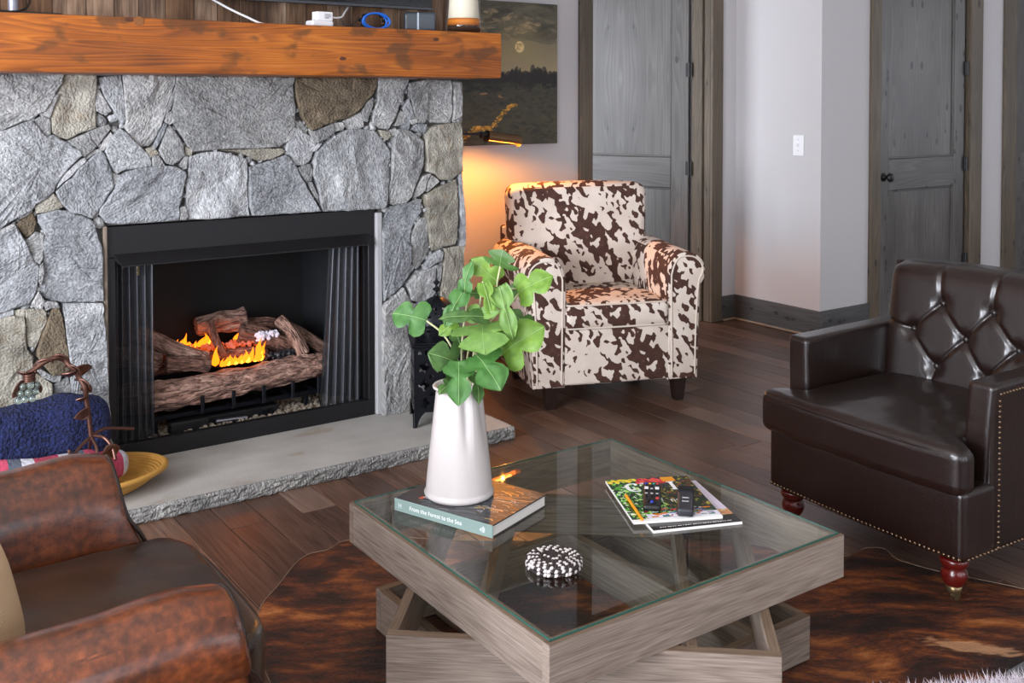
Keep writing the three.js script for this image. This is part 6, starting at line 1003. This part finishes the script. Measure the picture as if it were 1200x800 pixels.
// ---------------------------------------------------------------- basket with blankets and the copper vine
{
  const b = thing('wicker_basket', 'golden woven wicker basket on the hearth beside the firebox', 'basket', [0.825, 0.0555, -3.83]);
  const coil = (k, n) => { const u = k / n, rx = 0.185 + 0.11 * u, rz = 0.11 + 0.075 * u, y = 0.008 + 0.062 * Math.pow(u, 1.3), pts = []; for (let i = 0; i < 64; i++) { const a = i / 64 * 6.2832; pts.push([rx * Math.cos(a), y + 0.002 * Math.sin(a * 32 + k * Math.PI), rz * Math.sin(a)]); } return pts; };
  const n = 12; for (let k = 0; k <= n; k++) mesh(k === n ? 'rim' : 'wicker_coil', new THREE.TubeGeometry(curve(coil(k, n), true), 128, k === n ? 0.011 : 0.0058, 6, true), M.wicker, b);
  const stakes = []; for (let i = 0; i < 44; i++) { const a = i / 44 * 6.2832; stakes.push(tube([[0.185 * Math.cos(a), 0.008, 0.11 * Math.sin(a)], [0.24 * Math.cos(a), 0.033, 0.147 * Math.sin(a)], [0.296 * Math.cos(a), 0.070, 0.186 * Math.sin(a)]], 0.0034, 8, 5)); }
  mesh('stakes', merge(stakes), M.wicker, b); mesh('basket_floor', at(new THREE.CylinderGeometry(1, 1, 0.006, 48).scale(0.185, 1, 0.11), 0, 0.006, 0), M.wicker, b);
  const fl = soft(0.46, 0.24, 0.16, 0.065, (v, x, y, z) => { v.y += 0.02 * N(v.x * 9, v.z * 9, 2) + 0.012 * Math.sin(v.x * 14) - (x > 0.4 ? 0.05 * (x - 0.4) : 0); v.z += 0.02 * N(v.x * 10, v.y * 12, 4); v.x += 0.012 * N(v.y * 14, v.z * 8, 7); }, 26);
  one('navy_blanket', at(fl, 0.715, 0.275, -3.905, 0, 0, -0.06), M.fleece, 'folded navy blue fleece blanket piled in the wicker basket', 'blanket');
  const pl = soft(0.36, 0.10, 0.10, 0.045, (v) => { v.y += 0.012 * N(v.x * 9, v.z * 12, 3); v.z += 0.01 * N(v.x * 14, v.y * 14, 5); }, 22);
  one('plaid_blanket', at(pl, 0.700, 0.195, -3.745, 0, 0, -0.05), M.plaid, 'rolled red, grey and white plaid blanket at the basket rim', 'blanket');
  one('plaid_cloth', at(soft(0.16, 0.10, 0.14, 0.04), 0.90, 0.150, -3.83, 0, 0.4, 0), M.plaid, 'bunched plaid cloth showing under the copper vine', 'blanket');
  // copper vine handle: stem, roots, leaves and glass grapes
  const v = thing('copper_vine', 'copper metal vine ornament with leaves and green glass grapes over the basket', 'ornament');
  const Z = -3.74, S = [[0.846, 0.285, Z], [0.842, 0.33, Z], [0.838, 0.372, Z], [0.832, 0.415, Z], [0.826, 0.46, Z + 0.01], [0.808, 0.50, Z], [0.785, 0.535, Z], [0.764, 0.562, Z - 0.01], [0.735, 0.576, Z], [0.70, 0.566, Z], [0.672, 0.548, Z], [0.645, 0.535, Z]];
  mesh('main_stem', tube(S, 0.0085, 90, 9), M.copper, v);
  const wrap = []; for (let i = 0; i <= 60; i++) { const u = 0.42 + 0.55 * i / 60, p = curve(S).getPointAt(u), a = i * 0.42; wrap.push([p.x + 0.013 * Math.cos(a), p.y + 0.013 * Math.sin(a), p.z + 0.013 * Math.sin(a + 1)]); } mesh('tendril', tube(wrap, 0.0038, 140, 6), M.copper, v);
  for (const q of [[[0.846, 0.287, Z], [0.80, 0.27, Z + 0.04], [0.755, 0.235, Z + 0.09], [0.70, 0.20, Z + 0.13]], [[0.846, 0.287, Z], [0.852, 0.26, Z + 0.05], [0.845, 0.22, Z + 0.08]], [[0.848, 0.290, Z], [0.885, 0.28, Z + 0.01], [0.905, 0.25, Z + 0.04], [0.91, 0.215, Z + 0.06]], [[0.848, 0.293, Z], [0.90, 0.298, Z - 0.03], [0.96, 0.28, Z - 0.06], [1.01, 0.262, Z - 0.09]], [[0.846, 0.287, Z], [0.85, 0.24, Z - 0.04], [0.85, 0.175, Z - 0.05]], [[0.78, 0.257, Z + 0.06], [0.765, 0.262, Z + 0.07], [0.76, 0.274, Z + 0.07]]]) mesh('root', tube(q, 0.006, 24, 7), M.copper, v);
  const ls = new THREE.Shape(); ls.moveTo(0, 0); ls.bezierCurveTo(0.5, 0.12, 0.55, 0.62, 0, 1); ls.bezierCurveTo(-0.55, 0.62, -0.5, 0.12, 0, 0); const lg = new THREE.ExtrudeGeometry(ls, { depth: 0.05, bevelEnabled: true, bevelSize: 0.03, bevelThickness: 0.03, bevelSegments: 1, curveSegments: 8 });
  { const p = lg.attributes.position; for (let i = 0; i < p.count; i++) p.setZ(i, p.getZ(i) + 0.5 * p.getX(i) ** 2 - 0.25 * p.getY(i) ** 2); lg.computeVertexNormals(); }
  const leafAt = (x, y, z, s, rz, rx, ry) => { const o = mesh('copper_leaf', lg, M.copper, v); o.position.set(x, y, z); o.scale.setScalar(s); o.rotation.set(rx, ry, rz); };
  leafAt(0.838, 0.385, Z + 0.01, 0.052, 1.9, 0.2, 0.5); leafAt(0.830, 0.43, Z + 0.01, 0.034, 1.5, 0.9, 0.4); leafAt(0.822, 0.475, Z, 0.042, -2.5, 0.1, -0.5); leafAt(0.798, 0.525, Z + 0.012, 0.05, 1.7, 1.0, 0.3); leafAt(0.80, 0.528, Z - 0.01, 0.06, -1.9, 0.5, 0); leafAt(0.655, 0.54, Z + 0.01, 0.04, 1.6, 1.1, 0); leafAt(0.635, 0.515, Z, 0.06, 2.6, 0.1, 0.6); leafAt(0.668, 0.505, Z, 0.045, -2.7, 0.2, -0.6); leafAt(0.885, 0.262, Z + 0.05, 0.075, -2.65, 0.3, 0.2);
  const cw = []; for (let i = 0; i <= 40; i++) cw.push([0.652 + 0.018 * Math.cos(i * 0.8), 0.535 - i * 0.0007, Z + 0.018 * Math.sin(i * 0.8)]); mesh('wire_coil', tube(cw, 0.003, 160, 6), M.copper, v);
  const gg = phys({ color: col(0xc4d6cc), roughness: 0.05, transmission: 0.85, thickness: 0.02, ior: 1.5 });
  for (const [x, y, z] of [[-0.016, 0, 0.012], [0.006, 0.002, 0.016], [0.026, -0.002, 0.010], [-0.022, -0.022, 0.012], [0.0, -0.02, 0.020], [0.020, -0.022, 0.014], [-0.012, -0.042, 0.014], [0.010, -0.042, 0.016], [-0.03, -0.045, 0.008]]) { const o = mesh('glass_grape', new THREE.SphereGeometry(0.0125, 14, 10), gg, v); o.position.set(0.648 + x, 0.497 + y, Z + z); }
  mesh('grape_stalk', tube([[0.652, 0.535, Z], [0.65, 0.49, Z], [0.65, 0.44, Z]], 0.004, 16, 6), M.copper, v);
}
// ---------------------------------------------------------------- fur throw over the ottoman
{
  const f = thing('fur_throw', 'pale lilac white shaggy fur throw draped over the grey ottoman', 'throw');
  const base = soft(0.50, 0.02, 0.56, 0.01, (v) => { v.y += 0.006 * N(v.x * 8, v.z * 8, 3); });
  mesh('backing', at(base, 1.410, 0.499, -0.675, 0, -0.43, 0), std({ color: col(0xd8cfd8), roughness: 1 }), f);
  const r = rng(71), list = [], hair = new THREE.ConeGeometry(0.0013, 1, 3, 1, true); hair.translate(0, 0.5, 0);
  const inst = new THREE.InstancedMesh(hair, std({ color: col(0xe2d8e0), roughness: 0.9 }), 34000), m = new THREE.Matrix4(), q = new THREE.Quaternion(), c2 = Math.cos(-0.43), s2 = Math.sin(-0.43);
  for (let i = 0; i < 34000; i++) { const x = (r() - 0.5) * 0.50, z = (r() - 0.5) * 0.56; q.setFromEuler(new THREE.Euler((r() - 0.75) * 1.5, 0, (r() - 0.5) * 1.5)); m.compose(new THREE.Vector3(1.410 + x * c2 + z * s2, 0.505, -0.675 - x * s2 + z * c2), q, new THREE.Vector3(1, 0.014 + r() * 0.02, 1)); inst.setMatrixAt(i, m); }
  inst.name = 'fur_pile'; inst.castShadow = inst.receiveShadow = true; inst.userData = { kind: 'stuff' }; f.add(inst);
}
scene.traverse((o) => { if (o.isMesh) o.castShadow = o.receiveShadow = true; });
renderer.render(scene, camera);
